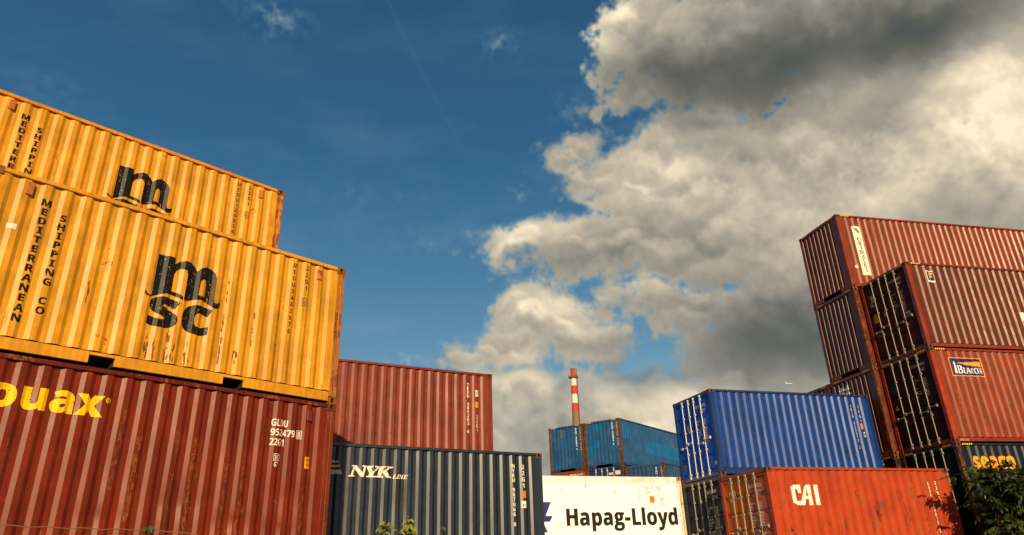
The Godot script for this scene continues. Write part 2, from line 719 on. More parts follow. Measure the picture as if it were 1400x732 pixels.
# ---------------------------------------------------------------- a whole box
func casting_mesh(sx: float, sy: float, sz: float) -> ArrayMesh:
	var key := "casting %d %d %d" % [sx, sy, sz]
	if wall_cache.has(key):
		return wall_cache[key]
	var b := Build.new()
	var size := Vector3(0.178, 0.118, 0.162)
	var s := Vector3(sx, sy, sz)
	for ax in 3:
		var u := (ax + 1) % 3
		var w := (ax + 2) % 3
		# the outer face with its oval hole, the inner face plain
		var flip: bool = sx * sy * sz < 0
		var rim := []
		var ring := []
		var deep := []
		var cu := -size[u] * 0.5
		var cw := -size[w] * 0.5
		var hu := size[u] * 0.5
		var hw := size[w] * 0.5
		var upright := (ax == 2 and w == 1) or (ax == 0 and u == 1)
		for k in 16:
			var an := TAU * (k + 0.5) / 16.0
			var d := Vector2(cos(an), sin(an))
			var reach := minf(hu / maxf(absf(d.x), 1e-6), hw / maxf(absf(d.y), 1e-6))
			var hole := Vector2(d.x * 0.030, d.y * 0.030)
			var long_u := (ax == 1 and u == 0) or (ax != 1 and u == 1)
			if long_u:
				hole.x += 0.018 * signf(d.x)
			else:
				hole.y += 0.018 * signf(d.y)
			for pair in [[rim, d * reach, 0.0], [ring, hole, 0.0], [deep, hole, -0.035]]:
				var p := Vector3()
				p[u] = cu + pair[1].x
				p[w] = cw + pair[1].y
				p[ax] = pair[2]
				pair[0].append(p * s)
		# square off the rim's corners
		var sq := []
		for c in [[0, 0], [-1, 0], [-1, -1], [0, -1]]:
			var p := Vector3()
			p[u] = c[0] * size[u]
			p[w] = c[1] * size[w]
			sq.append(p * s)
		for k in 16:
			var j := (k + 1) % 16
			if flip:
				b.quad(ring[k], ring[j], rim[j], rim[k])
				b.quad(deep[k], deep[j], ring[j], ring[k])
			else:
				b.quad(rim[k], rim[j], ring[j], ring[k])
				b.quad(ring[k], ring[j], deep[j], deep[k])
		for k in 4:                                                  # corner triangles between the rim points
			var at: int = [1, 5, 9, 13][k]
			var a: Vector3 = rim[at]
			var c: Vector3 = rim[(at + 1) % 16]
			if flip:
				b.tri(a, c, sq[k])
			else:
				b.tri(a, sq[k], c)
		var q := []
		for c in [[0, 0], [0, -1], [-1, -1], [-1, 0]]:
			var p := Vector3()
			p[ax] = -size[ax]
			p[u] = c[0] * size[u]
			p[w] = c[1] * size[w]
			q.append(p * s)
		if flip:
			q.reverse()
		b.quad(q[0], q[1], q[2], q[3])
	wall_cache[key] = b.done()
	return wall_cache[key]

func rod_mesh(high: float) -> ArrayMesh:                             # locking bar, in the wall's frame, x = 0
	var key := "rod %.2f" % high
	if not wall_cache.has(key):
		var b := Build.new()
		b.tube([Vector3(0, 0.09, 0.0), Vector3(0, high - 0.08, 0.0)], [0.016, 0.016], 8)
		for y in [0.07, high - 0.15]:
			b.bar(Vector3(-0.034, y, -0.02), Vector3(0.034, y + 0.08, 0.022), 0.006)     # cams
			b.bar(Vector3(-0.05, y + (0.10 if y < 1.0 else -0.10), -0.026), Vector3(0.05, y + (0.17 if y < 1.0 else -0.03), 0.012), 0.006)
		for f in [0.32, 0.58, 0.76]:
			b.bar(Vector3(-0.045, high * f - 0.03, -0.026), Vector3(0.045, high * f + 0.03, 0.014), 0.005)   # guides
		wall_cache[key] = b.done()
	return wall_cache[key]

func handle_mesh(way: float) -> ArrayMesh:
	var key := "handle %.0f" % way
	if not wall_cache.has(key):
		var b := Build.new()
		b.tube([Vector3(0, 0, 0.018), Vector3(way * 0.10, -0.015, 0.036), Vector3(way * 0.36, 0.0, 0.030)], [0.013, 0.012, 0.012], 6)
		b.bar(Vector3(-0.03, -0.045, -0.01), Vector3(0.03, 0.045, 0.03), 0.006)
		b.bar(Vector3(way * 0.31 - 0.03, -0.05, -0.03), Vector3(way * 0.31 + 0.03, 0.035, 0.022), 0.006)
		wall_cache[key] = b.done()
	return wall_cache[key]

func box_mesh(lo: Vector3, hi: Vector3, ch: float = 0.006) -> ArrayMesh:
	var key := "bar %s %s %.3f" % [lo, hi, ch]
	if not wall_cache.has(key):
		var b := Build.new()
		if ch > 0.0:
			b.bar(lo, hi, ch)
		else:
			b.box(lo, hi)
		wall_cache[key] = b.done()
	return wall_cache[key]

func bottom_rail_mesh(long: float, pockets: bool) -> ArrayMesh:      # in the wall's frame
	var key := "bottom rail %.2f" % long
	if not wall_cache.has(key):
		var b := Build.new()
		var x0 := 0.178
		var x1 := long - 0.178
		var cuts := [x0, x1]
		if pockets:
			var m := long / 2.0
			cuts = [x0, m - 1.025 - 0.18, m - 1.025 + 0.18, m + 1.025 - 0.18, m + 1.025 + 0.18, x1]
		var top := rail_top(long)
		for k in range(0, cuts.size(), 2):
			b.bar(Vector3(cuts[k], 0.042, -0.05), Vector3(cuts[k + 1], top, -0.004), 0.005)
		for k in range(1, cuts.size() - 1, 2):
			b.bar(Vector3(cuts[k] - 0.001, 0.160, -0.048), Vector3(cuts[k + 1] + 0.001, top - 0.002, -0.006), 0.003)
		wall_cache[key] = b.done()
	return wall_cache[key]

# spec: name label group at (front left lower corner) turn long high color rust shift left ("door" or "wall") side ("ribbed" or "flat") post rod variant
func make_box(s: Dictionary) -> Dictionary:
	var long: float = s.get("long", SHORT_BOX)
	var high: float = s.get("high", TALL)
	var col: Color = s.color
	var shift: float = s.get("shift", 0.0)
	var rust: int = s.get("rust", 0)
	var rough: float = s.get("rough", 0.48)
	var shine: float = s.get("shine", 0.42)
	var skin := paint(col, rust, shift, rough, shine)
	if s.get("clean", false):
		skin = plain(col, 0.55)
	var frame := paint(s.get("frame", col), s.get("frame_rust", mini(rust + 1, 2)), shift + 0.4, rough, shine)
	var post := paint(s.get("post", s.get("frame", col)), s.get("post_rust", mini(rust + 1, 2)), shift + 1.3, rough, shine)
	var cast := paint(s.get("casting", Color(0.34, 0.20, 0.11)), 2, shift + 0.9, rough)
	var turn: float = deg_to_rad(s.turn)
	var u := Vector3(cos(turn), 0, sin(turn))
	var v := Vector3(sin(turn), 0, -cos(turn))
	var at: Vector3 = s.at + u * long / 2.0 + v * WIDE / 2.0         # the root stands under the middle of the box
	var root := thing("shipping_container", s.label, "shipping container", at, -turn, s.get("group", "stacked shipping containers"))
	var front := Transform3D(Basis(), Vector3(-long / 2, 0, WIDE / 2))
	var back := Transform3D(Basis(Vector3(-1, 0, 0), Vector3(0, 1, 0), Vector3(0, 0, -1)), Vector3(long / 2, 0, -WIDE / 2))
	var left := Transform3D(Basis(Vector3(0, 0, 1), Vector3(0, 1, 0), Vector3(-1, 0, 0)), Vector3(-long / 2, 0, -WIDE / 2))
	var right := Transform3D(Basis(Vector3(0, 0, -1), Vector3(0, 1, 0), Vector3(1, 0, 0)), Vector3(long / 2, 0, WIDE / 2))
	var ribbed: bool = s.get("side", "ribbed") == "ribbed"
	var sw: Wall = side_wall(long, high, s.get("variant", 0)) if ribbed else flat_wall(long, high)
	var out := {"root": root, "front": {"wall": sw, "frame": front}, "skin": skin}
	part("side_panel", wall_mesh(sw), skin, root, front)
	part("side_panel", wall_mesh(side_wall(long, high, 9) if ribbed else sw), skin, root, back)
	var pockets: bool = long < 7.0 and ribbed
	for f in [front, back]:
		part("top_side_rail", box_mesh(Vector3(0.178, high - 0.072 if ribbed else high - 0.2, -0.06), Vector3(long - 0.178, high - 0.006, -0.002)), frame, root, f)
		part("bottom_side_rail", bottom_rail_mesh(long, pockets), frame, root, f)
		part("rail_groove_shade", box_mesh(Vector3(0.178, rail_top(long) - 0.01, -0.11), Vector3(long - 0.178, rail_top(long) + 0.03, -0.064), 0.0), plain(Color(0.13, 0.10, 0.075), 0.95), root, f)    # groove over the rail, its shade painted in as a dark strip
	if pockets:
		for m in [-1.025, 1.025]:
			var b := Build.new()
			for x in [-0.186, 0.18]:
				b.box(Vector3(m + x, 0.045, -WIDE / 2 + 0.052), Vector3(m + x + 0.006, 0.166, WIDE / 2 - 0.052))
			b.box(Vector3(m - 0.18, 0.160, -WIDE / 2 + 0.053), Vector3(m + 0.18, 0.166, WIDE / 2 - 0.053))
			part("forklift_pocket", b.done(), plain(Color(0.09, 0.08, 0.07), 0.9), root)
	var ends := [["left", left, s.get("left", "wall")], ["right", right, "door" if s.get("left", "wall") == "wall" else "wall"]]
	for e in ends:
		var f: Transform3D = e[1]
		var head := box_mesh(Vector3(0.162, high - 0.115, -0.07), Vector3(WIDE - 0.162, high - 0.006, -0.004))
		part("end_header", head, frame, root, f)
		if e[2] == "wall":
			var ew := end_wall(high, s.get("variant", 0))
			out[e[0]] = {"wall": ew, "frame": f}
			part("end_panel", wall_mesh(ew), skin, root, f)
			var b := Build.new()
			if long > 7.0:                                            # the tunnel for a trailer's neck opens in the sill
				var c := WIDE / 2
				b.bar(Vector3(0.162, 0.016, -0.07), Vector3(c - 0.55, 0.165, -0.006), 0.005)
				b.bar(Vector3(c + 0.55, 0.016, -0.07), Vector3(WIDE - 0.162, 0.165, -0.006), 0.005)
				b.bar(Vector3(c - 0.551, 0.137, -0.069), Vector3(c + 0.551, 0.163, -0.008), 0.004)
			else:
				b.bar(Vector3(0.162, 0.016, -0.07), Vector3(WIDE - 0.162, 0.165, -0.006), 0.005)
			part("end_sill", b.done(), frame, root, f)
		else:
			part("end_sill", box_mesh(Vector3(0.162, 0.016, -0.09), Vector3(WIDE - 0.162, 0.14, -0.02)), frame, root, f)
			var dw := door_wall(high)
			for k in 2:
				var x0 := 0.109 + k * 1.12
				var df := f * Transform3D(Basis(), Vector3(x0, 0, 0))
				var door := part("door", wall_mesh(dw), paint(s.get("door", col), rust, shift + 2.1 + k, 0.6, 0.2) if k == 0 else paint(s.get("door_right", s.get("door", col)), rust, shift + 3.1, 0.6, 0.2), root, df)
				var g := Build.new()
				for q in [[0.0, 0.022, 0.15, high - 0.13], [1.078, 1.10, 0.15, high - 0.13]]:
					g.box(Vector3(q[0], q[2], -0.06), Vector3(q[1], q[3], -0.022))
				g.box(Vector3(0.022, high - 0.165, -0.06), Vector3(1.078, high - 0.13, -0.024))
				g.box(Vector3(0.022, 0.15, -0.06), Vector3(1.078, 0.18, -0.024))
				part("door_frame", g.done(), paint(s.get("door", col), rust, shift + 2.1, 0.6, 0.2), door)
				var rods: Array = [0.53, 0.93] if k == 0 else [0.16, 0.58]
				for rr in 2:
					var rod := part("locking_bar", rod_mesh(high), s.get("rod", plain(Color(0.72, 0.70, 0.66), 0.42, 0.25)), door, Transform3D(Basis(), Vector3(rods[rr], 0, 0.006)))
					part("bar_handle", handle_mesh(-1.0 if k == 0 else 1.0), s.get("rod", plain(Color(0.72, 0.70, 0.66), 0.42, 0.25)), door, Transform3D(Basis(), Vector3(rods[rr], 1.06 if rr == 0 else 1.16, 0.010)))
				for y in [0.4, 0.95, 1.5, 2.05]:
					var hx := -0.03 if k == 0 else 1.06
					part("hinge", box_mesh(Vector3(hx, y - 0.06, -0.02), Vector3(hx + 0.07, y + 0.06, 0.0)), frame, door)
				out[e[0] + ("_door" if k == 0 else "_second_door")] = {"wall": dw, "frame": df}
			part("door_gasket", box_mesh(Vector3(0.10, 0.14, -0.09), Vector3(WIDE - 0.10, high - 0.12, -0.064), 0.0), plain(Color(0.03, 0.03, 0.03), 0.8), root, f)
	for sx in [-1.0, 1.0]:
		for sz in [-1.0, 1.0]:
			var b := Build.new()
			var ex: float = sx * long / 2
			var ez: float = sz * WIDE / 2
			var a := Vector3(ex - sx * 0.006, 0.118, ez - sz * 0.005)
			var c := Vector3(ex - sx * 0.085, high - 0.118, ez - sz * 0.15)
			b.bar(a.min(c), a.max(c), 0.008)
			a = Vector3(ex - sx * 0.086, 0.13, ez - sz * 0.018)
			c = Vector3(ex - sx * 0.160, high - 0.075, ez - sz * 0.07)
			b.bar(a.min(c), a.max(c), 0.006)
			part("corner_post", b.done(), post, root)
			for sy in [-1.0, 1.0]:
				part("corner_casting", casting_mesh(sx, sy, sz), cast, root, Transform3D(Basis(), Vector3(ex, high if sy > 0 else 0.0, ez)))
	part("roof_panel", box_mesh(Vector3(-long / 2 + 0.06, high - 0.04, -WIDE / 2 + 0.06), Vector3(long / 2 - 0.06, high - 0.012, WIDE / 2 - 0.06), 0.0), skin, root)
	part("floor", box_mesh(Vector3(-long / 2 + 0.1, 0.17, -WIDE / 2 + 0.115), Vector3(long / 2 - 0.1, 0.20, WIDE / 2 - 0.115), 0.0), plain(Color(0.10, 0.085, 0.07), 0.9), root)
	if high > 2.7:                                                    # slanted yellow height warnings at the upper corners
		var ym := plain(Color(0.86, 0.66, 0.05), 0.6)
		for e in [[front, 0.22], [left, 0.2], [left, WIDE - 0.2 - 0.36]]:
			var b := Build.new()
			for k in 5:
				var x: float = e[1] + k * 0.075
				var z := -0.0015 if e[0] == front else -0.0025
				b.quad(Vector3(x, high - 0.062, z), Vector3(x + 0.042, high - 0.062, z), Vector3(x + 0.065, high - 0.014, z), Vector3(x + 0.023, high - 0.014, z))
			part("height_warning", b.done(), ym, root, e[0])
	return out

func side_vent(box: Dictionary, x: float, y: float, mat: Material) -> void:
	var w: Wall = box.front.wall
	var b := Build.new()
	b.bar(Vector3(-0.05, -0.095, 0.0), Vector3(0.05, 0.095, 0.03), 0.008)
	b.box(Vector3(-0.035, -0.085, 0.026), Vector3(0.035, -0.06, 0.034))
	var base := w.depth(Vector2(x, y)) - 0.004
	part("side_vent", b.done(), mat, box.root, box.front.frame * Transform3D(Basis(), Vector3(x, y, base)))


# rust that runs down a fold of the sheet, or scuffs across it: many small ragged flecks
func rust_run(box: Dictionary, x: float, y0: float, y1: float, w: float, count: int, col: Color, seed_: int) -> void:
	rng.seed = seed_
	var t := PackedVector2Array()
	for k in count:
		var y := lerpf(y0, y1, pow(rng.randf(), 1.3))
		var c := Vector2(x + rng.randfn(0.0, w * 0.45), y)
		var a := Vector2(rng.randf_range(0.004, 0.014) + w * 0.05, rng.randf_range(0.012, 0.09))
		var ring := []
		for i in 6:
			ring.append(c + Vector2(cos(TAU * i / 6.0) * a.x, sin(TAU * i / 6.0) * a.y) * rng.randf_range(0.5, 1.2))
		for i in range(1, 5):
			t.append_array(PackedVector2Array([ring[0], ring[i], ring[i + 1]]))
	var m := mark(box, "front", "rust_streak", t, paint(col, 2, x, 0.85), 0.0012 + 0.0004 * (seed_ % 4))
	m.set_meta("kind", "stuff")

# ---------------------------------------------------------------- the stacks
func step(turn: float, along: float, away: float) -> Vector3:
	var t := deg_to_rad(turn)
	return Vector3(cos(t), 0, sin(t)) * along + Vector3(sin(t), 0, -cos(t)) * away

func big_m() -> Array:                                                # the outline of the large letter with its two arches and the swash under it
	var body := outline([Vector2(2.41, 1.262), Vector2(2.435, 1.285), Vector2(2.452, 1.252), Vector2(2.50, 1.222), Vector2(2.535, 1.245), Vector2(2.53, 1.93), Vector2(2.80, 1.925), Vector2(2.81, 1.82),
		Vector2(2.88, 1.885), Vector2(2.97, 1.92), Vector2(3.06, 1.915), Vector2(3.14, 1.875), Vector2(3.19, 1.80), Vector2(3.25, 1.865), Vector2(3.34, 1.91), Vector2(3.43, 1.90), Vector2(3.50, 1.845), Vector2(3.53, 1.75),
		Vector2(3.53, 1.40), Vector2(3.55, 1.335), Vector2(3.60, 1.33), Vector2(3.64, 1.365), Vector2(3.665, 1.345), Vector2(3.655, 1.285), Vector2(3.61, 1.245), Vector2(3.55, 1.24), Vector2(3.50, 1.27),
		Vector2(3.435, 1.305), Vector2(3.434, 1.395), Vector2(3.372, 1.398), Vector2(3.372, 1.62), Vector2(3.35, 1.675), Vector2(3.31, 1.685), Vector2(3.27, 1.64), Vector2(3.26, 1.40), Vector2(3.424, 1.392), Vector2(3.427, 1.308),
		Vector2(3.34, 1.335), Vector2(3.22, 1.315), Vector2(3.12, 1.275), Vector2(3.04, 1.262), Vector2(3.038, 1.31), Vector2(3.038, 1.70), Vector2(3.0, 1.765), Vector2(2.93, 1.775), Vector2(2.86, 1.73), Vector2(2.83, 1.66), Vector2(2.83, 1.37), Vector2(2.93, 1.36), Vector2(3.02, 1.315), Vector2(3.024, 1.258),
		Vector2(2.94, 1.29), Vector2(2.84, 1.312), Vector2(2.74, 1.304), Vector2(2.66, 1.275), Vector2(2.57, 1.235), Vector2(2.50, 1.205), Vector2(2.445, 1.215)])
	return [body]

func add_shipping_marks(b: Dictionary, number: String, shift: float) -> void:
	var black := ink(Color(0.055, 0.05, 0.048), true, shift, 0.5)
	mark_letters(b, "front", "letter", stacked("MEDITERRANEAN", "heavy", 0.81, 2.285, 0.44, 0.106, 1.3), black, 0.003)
	mark_letters(b, "front", "letter", stacked("SHIPPING CO", "heavy", 1.07, 2.115, 0.60, 0.106, 1.3), black, 0.003)
	mark(b, "front", "emblem", big_m()[0], ink(Color(0.05, 0.047, 0.047), true, shift + 0.3, 0.5), 0.003, "large black m with a swash")
	var sc := word_in("s", "heavy", 2.53, 0.76, 2.995, 1.25)
	sc.append_array(word_in("c", "heavy", 3.06, 0.755, 3.535, 1.235))
	mark_letters(b, "front", "emblem_letter", sc, ink(Color(0.05, 0.047, 0.047), true, shift + 0.8, 0.5), 0.003)
	mark(b, "front", "number_lettering", stacked(number, "bold", 4.97, 2.42, 1.10, 0.084, 0.85), black, 0.003)
	var code := stacked("22G1", "bold", 5.23, 2.43, 1.96, 0.085, 0.85)
	code.append_array(slab(5.18, 1.66, 5.275, 1.668)); code.append_array(slab(5.18, 1.80, 5.275, 1.808)); code.append_array(slab(5.18, 1.668, 5.188, 1.80)); code.append_array(slab(5.267, 1.668, 5.275, 1.80))
	code.append_array(word_in("ic", "light", 5.20, 1.69, 5.255, 1.78))
	mark(b, "front", "code_lettering", code, black, 0.003)

func make_left_stacks() -> void:
	var yellow := Color(0.80, 0.56, 0.13)
	var vent := paint(Color(0.66, 0.38, 0.20), 1, 0.2)
	var group := "yellow containers at the left"
	var b := make_box({"label": "yellow container with black m logo standing directly on the red one", "at": Vector3(-7.315, 4.521, -9.211), "turn": -48.07, "color": yellow, "rust": 0, "post": Color(0.70, 0.44, 0.13), "post_rust": 2, "frame": Color(0.80, 0.56, 0.14), "frame_rust": -1, "casting": Color(0.55, 0.33, 0.12), "shine": 0.32, "variant": 1, "shift": 0.1, "group": group})
	add_shipping_marks(b, "MEDU3482976", 0.2)
	side_vent(b, 0.555, 2.37, vent)
	side_vent(b, 5.49, 2.33, paint(Color(0.74, 0.48, 0.15), 1, 0.7))
	for r in [[2.60, 0.3, 0.72, 0.05, 12, 11], [2.70, 0.26, 0.5, 0.02, 7, 21], [2.90, 0.28, 0.70, 0.05, 16, 12], [3.0, 0.24, 0.5, 0.02, 8, 22], [3.22, 0.25, 0.60, 0.05, 10, 13], [1.62, 0.9, 1.2, 0.04, 6, 14], [3.76, 0.4, 1.9, 0.012, 18, 15], [4.30, 0.8, 1.4, 0.02, 5, 16], [0.55, 0.3, 0.7, 0.04, 6, 17], [4.75, 0.3, 1.9, 0.010, 12, 18], [4.02, 0.35, 0.6, 0.05, 6, 20]]:
		rust_run(b, r[0], r[1], r[2], r[3], r[4], Color(0.52, 0.26, 0.09), r[5])
	mark(b, "front", "sticker", slab(0.40, 1.72, 0.52, 1.80), ink(Color(0.80, 0.76, 0.70), false), 0.003, "small white sticker at the left end")
	b = make_box({"label": "topmost yellow container, set back behind the lower yellow one", "at": Vector3(-9.199, 7.112, -10.781) + step(-48.07, 0, 0.02), "turn": -48.07, "color": Color(0.80, 0.56, 0.13), "rust": 0, "post_rust": 2, "frame": Color(0.80, 0.52, 0.13), "frame_rust": 0, "casting": Color(0.55, 0.33, 0.12), "shine": 0.32, "variant": 2, "shift": 1.6, "group": group})
	add_shipping_marks(b, "MEDU1208346", 1.7)
	side_vent(b, 0.555, 2.37, vent)
	side_vent(b, 5.49, 2.33, paint(Color(0.74, 0.46, 0.16), 1, 0.9))
	b = make_box({"label": "dark red container with bright yellow lettering under the lower yellow container", "at": Vector3(-7.315, 1.93, -9.211), "turn": -48.07, "color": Color(0.44, 0.145, 0.055), "rust": 0, "post": Color(0.44, 0.18, 0.07), "post_rust": 1, "frame": Color(0.36, 0.12, 0.07), "shine": 0.33, "variant": 3, "shift": 3.3, "rough": 0.48, "group": "red and brown containers"})
	mark_letters(b, "front", "letter", word_in("touax", "heavy", 0.46, 1.905, 2.17, 2.265), ink(Color(0.93, 0.70, 0.02), true, 0.4), 0.003)
	var ring := PackedVector2Array()
	for k in 14:
		var a0 := TAU * k / 14.0
		var a1 := TAU * (k + 1) / 14.0
		var m := Vector2(2.215, 2.155)
		var p := [m + Vector2(cos(a0), sin(a0)) * 0.028, m + Vector2(cos(a0), sin(a0)) * 0.036, m + Vector2(cos(a1), sin(a1)) * 0.036, m + Vector2(cos(a1), sin(a1)) * 0.028]
		ring.append_array(PackedVector2Array([p[0], p[1], p[2], p[0], p[2], p[3]]))
	ring.append_array(word_in("R", "bold", 2.203, 2.138, 2.229, 2.172))
	mark(b, "front", "round_mark", ring, ink(Color(0.93, 0.70, 0.02), false), 0.003)
	var white := ink(Color(0.84, 0.81, 0.76), false)
	var t := word_in("GLDU", "bold", 4.845, 2.10, 5.15, 2.215)
	t.append_array(word_in("952479", "bold", 4.845, 1.945, 5.285, 2.06))
	t.append_array(word_in("22G1", "bold", 4.845, 1.79, 5.11, 1.905))
	mark(b, "front", "number_lettering", t, white, 0.003, "white numbers in three lines")
	t = slab(5.335, 1.935, 5.43, 1.943)
	t.append_array(slab(5.335, 2.065, 5.43, 2.073)); t.append_array(slab(5.335, 1.943, 5.343, 2.065)); t.append_array(slab(5.422, 1.943, 5.43, 2.065))
	t.append_array(word_in("8", "bold", 5.358, 1.955, 5.407, 2.055))
	mark(b, "front", "check_digit", t, white, 0.003)
	t = slab(4.93, 1.545, 5.05, 1.553)
	t.append_array(slab(4.93, 1.653, 5.05, 1.661)); t.append_array(slab(4.93, 1.553, 4.938, 1.653)); t.append_array(slab(5.042, 1.553, 5.05, 1.653))
	t.append_array(word_in("IC", "bold", 4.95, 1.565, 5.03, 1.64)); t.append_array(word_in("67", "bold", 4.95, 1.455, 5.02, 1.53))
	mark(b, "front", "approval_mark", t, white, 0.003)
	mark(b, "front", "yellow_tag", slab(5.52, 1.47, 5.625, 1.655), ink(Color(0.88, 0.62, 0.04), false), 0.003, "small yellow tag")
	t = line_of("CSM", "bold", 5.535, 1.585, 0.045, 0.8)
	t.append_array(line_of("1197", "bold", 5.535, 1.51, 0.045, 0.75))
	mark(b, "front", "tag_lettering", t, ink(Color(0.08, 0.06, 0.03), false), 0.005)
	side_vent(b, 5.54, 2.335, paint(Color(0.46, 0.15, 0.08), 1, 0.3))
	for r in [[2.47, 1.0, 2.2, 0.05, 40, 1], [2.75, 0.6, 1.7, 0.06, 60, 2], [3.32, 0.3, 1.9, 0.05, 70, 3], [3.60, 0.2, 1.75, 0.06, 110, 4], [4.15, 0.4, 1.75, 0.05, 50, 5], [4.43, 0.3, 1.4, 0.05, 50, 6], [1.1, 0.3, 1.5, 0.05, 24, 7], [5.55, 0.3, 1.2, 0.05, 20, 8]]:
		rust_run(b, r[0], r[1], r[2], r[3], r[4], Color(0.55, 0.27, 0.09) if r[5] % 2 == 0 else Color(0.40, 0.20, 0.10), r[5])
	for k in 2:
		make_box({"label": ["yellow container hidden low down behind the red one at the left", "brown container hidden behind the lower yellow one at the left"][k], "at": Vector3(-9.199, 1.93 + k * TALL, -10.781) + step(-48.07, 0, 0.02), "turn": -48.07, "color": [Color(0.8, 0.53, 0.12), Color(0.40, 0.14, 0.09)][k], "rust": 0, "variant": 1, "shift": 4.0 + k, "group": "containers hidden inside the stacks"})

func make_middle_stacks() -> void:
	var b := make_box({"label": "dark navy container with white lettering and a red striped emblem", "at": Vector3(-4.697, 1.913, -17.22), "turn": -30.2, "color": Color(0.035, 0.105, 0.17), "rust": -1, "post": Color(0.08, 0.15, 0.21), "post_rust": 0, "frame": Color(0.04, 0.10, 0.15), "shine": 0.63, "variant": 4, "shift": 0.8, "rough": 0.46, "group": "blue containers"})
	var white := ink(Color(0.84, 0.80, 0.74), true, 0.5)
	mark(b, "front", "emblem", outline([Vector2(0.26, 1.925), Vector2(0.86, 1.925), Vector2(0.755, 2.205), Vector2(0.36, 2.205)]), white, 0.0025, "white emblem with two red stripes")
	var red := ink(Color(0.52, 0.05, 0.06), false)
	mark(b, "front", "emblem_stripe", outline([Vector2(0.292, 2.015), Vector2(0.826, 2.015), Vector2(0.806, 2.07), Vector2(0.312, 2.07)]), red, 0.005)
	mark(b, "front", "emblem_stripe", outline([Vector2(0.33, 2.115), Vector2(0.788, 2.115), Vector2(0.766, 2.165), Vector2(0.35, 2.165)]), red, 0.005)
	var t := word_in("N", "serif heavy", 1.00, 1.88, 1.40, 2.125, 0.07)
	t.append_array(word_in("Y", "serif heavy", 1.335, 1.88, 1.70, 2.125, 0.07))
	t.append_array(word_in("K", "serif heavy", 1.62, 1.88, 2.02, 2.125, 0.07))
	mark_letters(b, "front", "letter", t, white, 0.003)
	mark_letters(b, "front", "letter", word_in("LINE", "serif heavy", 2.05, 1.868, 2.40, 1.955, 0.03), white, 0.003)
	mark(b, "front", "number_lettering", stacked("NYKU 987066 0", "bold", 5.22, 2.30, 0.87, 0.088, 1.0), white, 0.003, "white numbers stacked one under another")
	mark(b, "front", "code_lettering", stacked("22G1", "bold", 5.50, 2.29, 1.75, 0.10, 1.0), white, 0.003)
	mark(b, "front", "orange_tag", slab(5.445, 1.515, 5.555, 1.675), ink(Color(0.86, 0.40, 0.04), false), 0.003)
	mark(b, "front", "sticker", slab(5.435, 1.285, 5.555, 1.445), white, 0.003)
	mark(b, "front", "sticker_print", word_in("87", "bold", 5.46, 1.31, 5.53, 1.38), ink(Color(0.1, 0.1, 0.12), false), 0.005)

	b = make_box({"label": "red brown container set back on top of the navy one, plain but for white numbers", "at": Vector3(-5.967, 4.504, -19.276) + step(-30.2, 0, 0.06), "turn": -30.2, "color": Color(0.46, 0.18, 0.105), "rust": -1, "post": Color(0.45, 0.17, 0.08), "post_rust": 0, "frame": Color(0.45, 0.14, 0.08), "frame_rust": -1, "shine": 0.48, "variant": 5, "shift": 2.2, "rough": 0.50, "group": "red and brown containers"})
	mark(b, "front", "number_lettering", stacked("TEXU 485263 6", "bold", 5.275, 2.27, 0.86, 0.092, 1.1), ink(Color(0.86, 0.80, 0.75), false), 0.003)
	mark(b, "front", "code_lettering", stacked("22G1", "bold", 5.56, 1.38, 0.90, 0.10, 1.0), ink(Color(0.78, 0.64, 0.58), true, 0.1), 0.003)
	mark(b, "front", "sticker", slab(5.505, 1.90, 5.615, 2.085), ink(Color(0.80, 0.74, 0.70), false), 0.003)
	mark(b, "front", "sticker_print", word_in("IC", "bold", 5.525, 1.96, 5.595, 2.04), ink(Color(0.45, 0.2, 0.16), false), 0.005)
	mark(b, "front", "orange_tag", slab(5.505, 1.585, 5.605, 1.75), ink(Color(0.88, 0.52, 0.03), false), 0.003)
	for r in [[1.6, 0.4, 1.3, 0.03, 9, 41], [3.0, 0.5, 1.0, 0.04, 8, 42], [4.4, 0.3, 1.6, 0.02, 8, 43]]:
		rust_run(b, r[0], r[1], r[2], r[3], r[4], Color(0.34, 0.15, 0.08), r[5])
	side_vent(b, 5.275, 2.40, paint(Color(0.36, 0.20, 0.07), 1, 0.3))
	make_box({"label": "brown container hidden behind the navy one, carrying the red brown one", "at": Vector3(-5.967, 1.913, -19.276) + step(-30.2, 0, 0.06), "turn": -30.2, "color": Color(0.45, 0.16, 0.1), "rust": 0, "variant": 5, "shift": 5.2, "group": "containers hidden inside the stacks"})

	b = make_box({"label": "white refrigerated container with large black lettering", "at": Vector3(-0.424, 1.913, -24.455), "turn": -20.4, "color": Color(0.88, 0.885, 0.92), "rust": -1, "post": Color(0.82, 0.75, 0.64), "post_rust": 1, "frame": Color(0.90, 0.89, 0.88), "frame_rust": -1, "casting": Color(0.70, 0.55, 0.38), "side": "flat", "clean": true, "shift": 0.3, "rough": 0.48, "group": "white containers"})
	for r in [[2.6, 2.2, 2.39, 0.03, 7, 61], [3.6, 2.1, 2.39, 0.02, 6, 62], [4.45, 2.0, 2.39, 0.03, 7, 63], [5.88, 0.5, 2.36, 0.035, 46, 64], [1.75, 2.15, 2.39, 0.02, 4, 65], [5.2, 2.1, 2.39, 0.02, 5, 66]]:
		rust_run(b, r[0], r[1], r[2], r[3], r[4], Color(0.74, 0.62, 0.46), r[5])
	var dark := ink(Color(0.10, 0.095, 0.09), false, 0.0, 0.7)
	mark_letters(b, "front", "letter", thicker(word_in("Hapag-Lloyd", "bold", 1.885, 0.99, 5.755, 1.65), 0.012), dark, 0.0025)
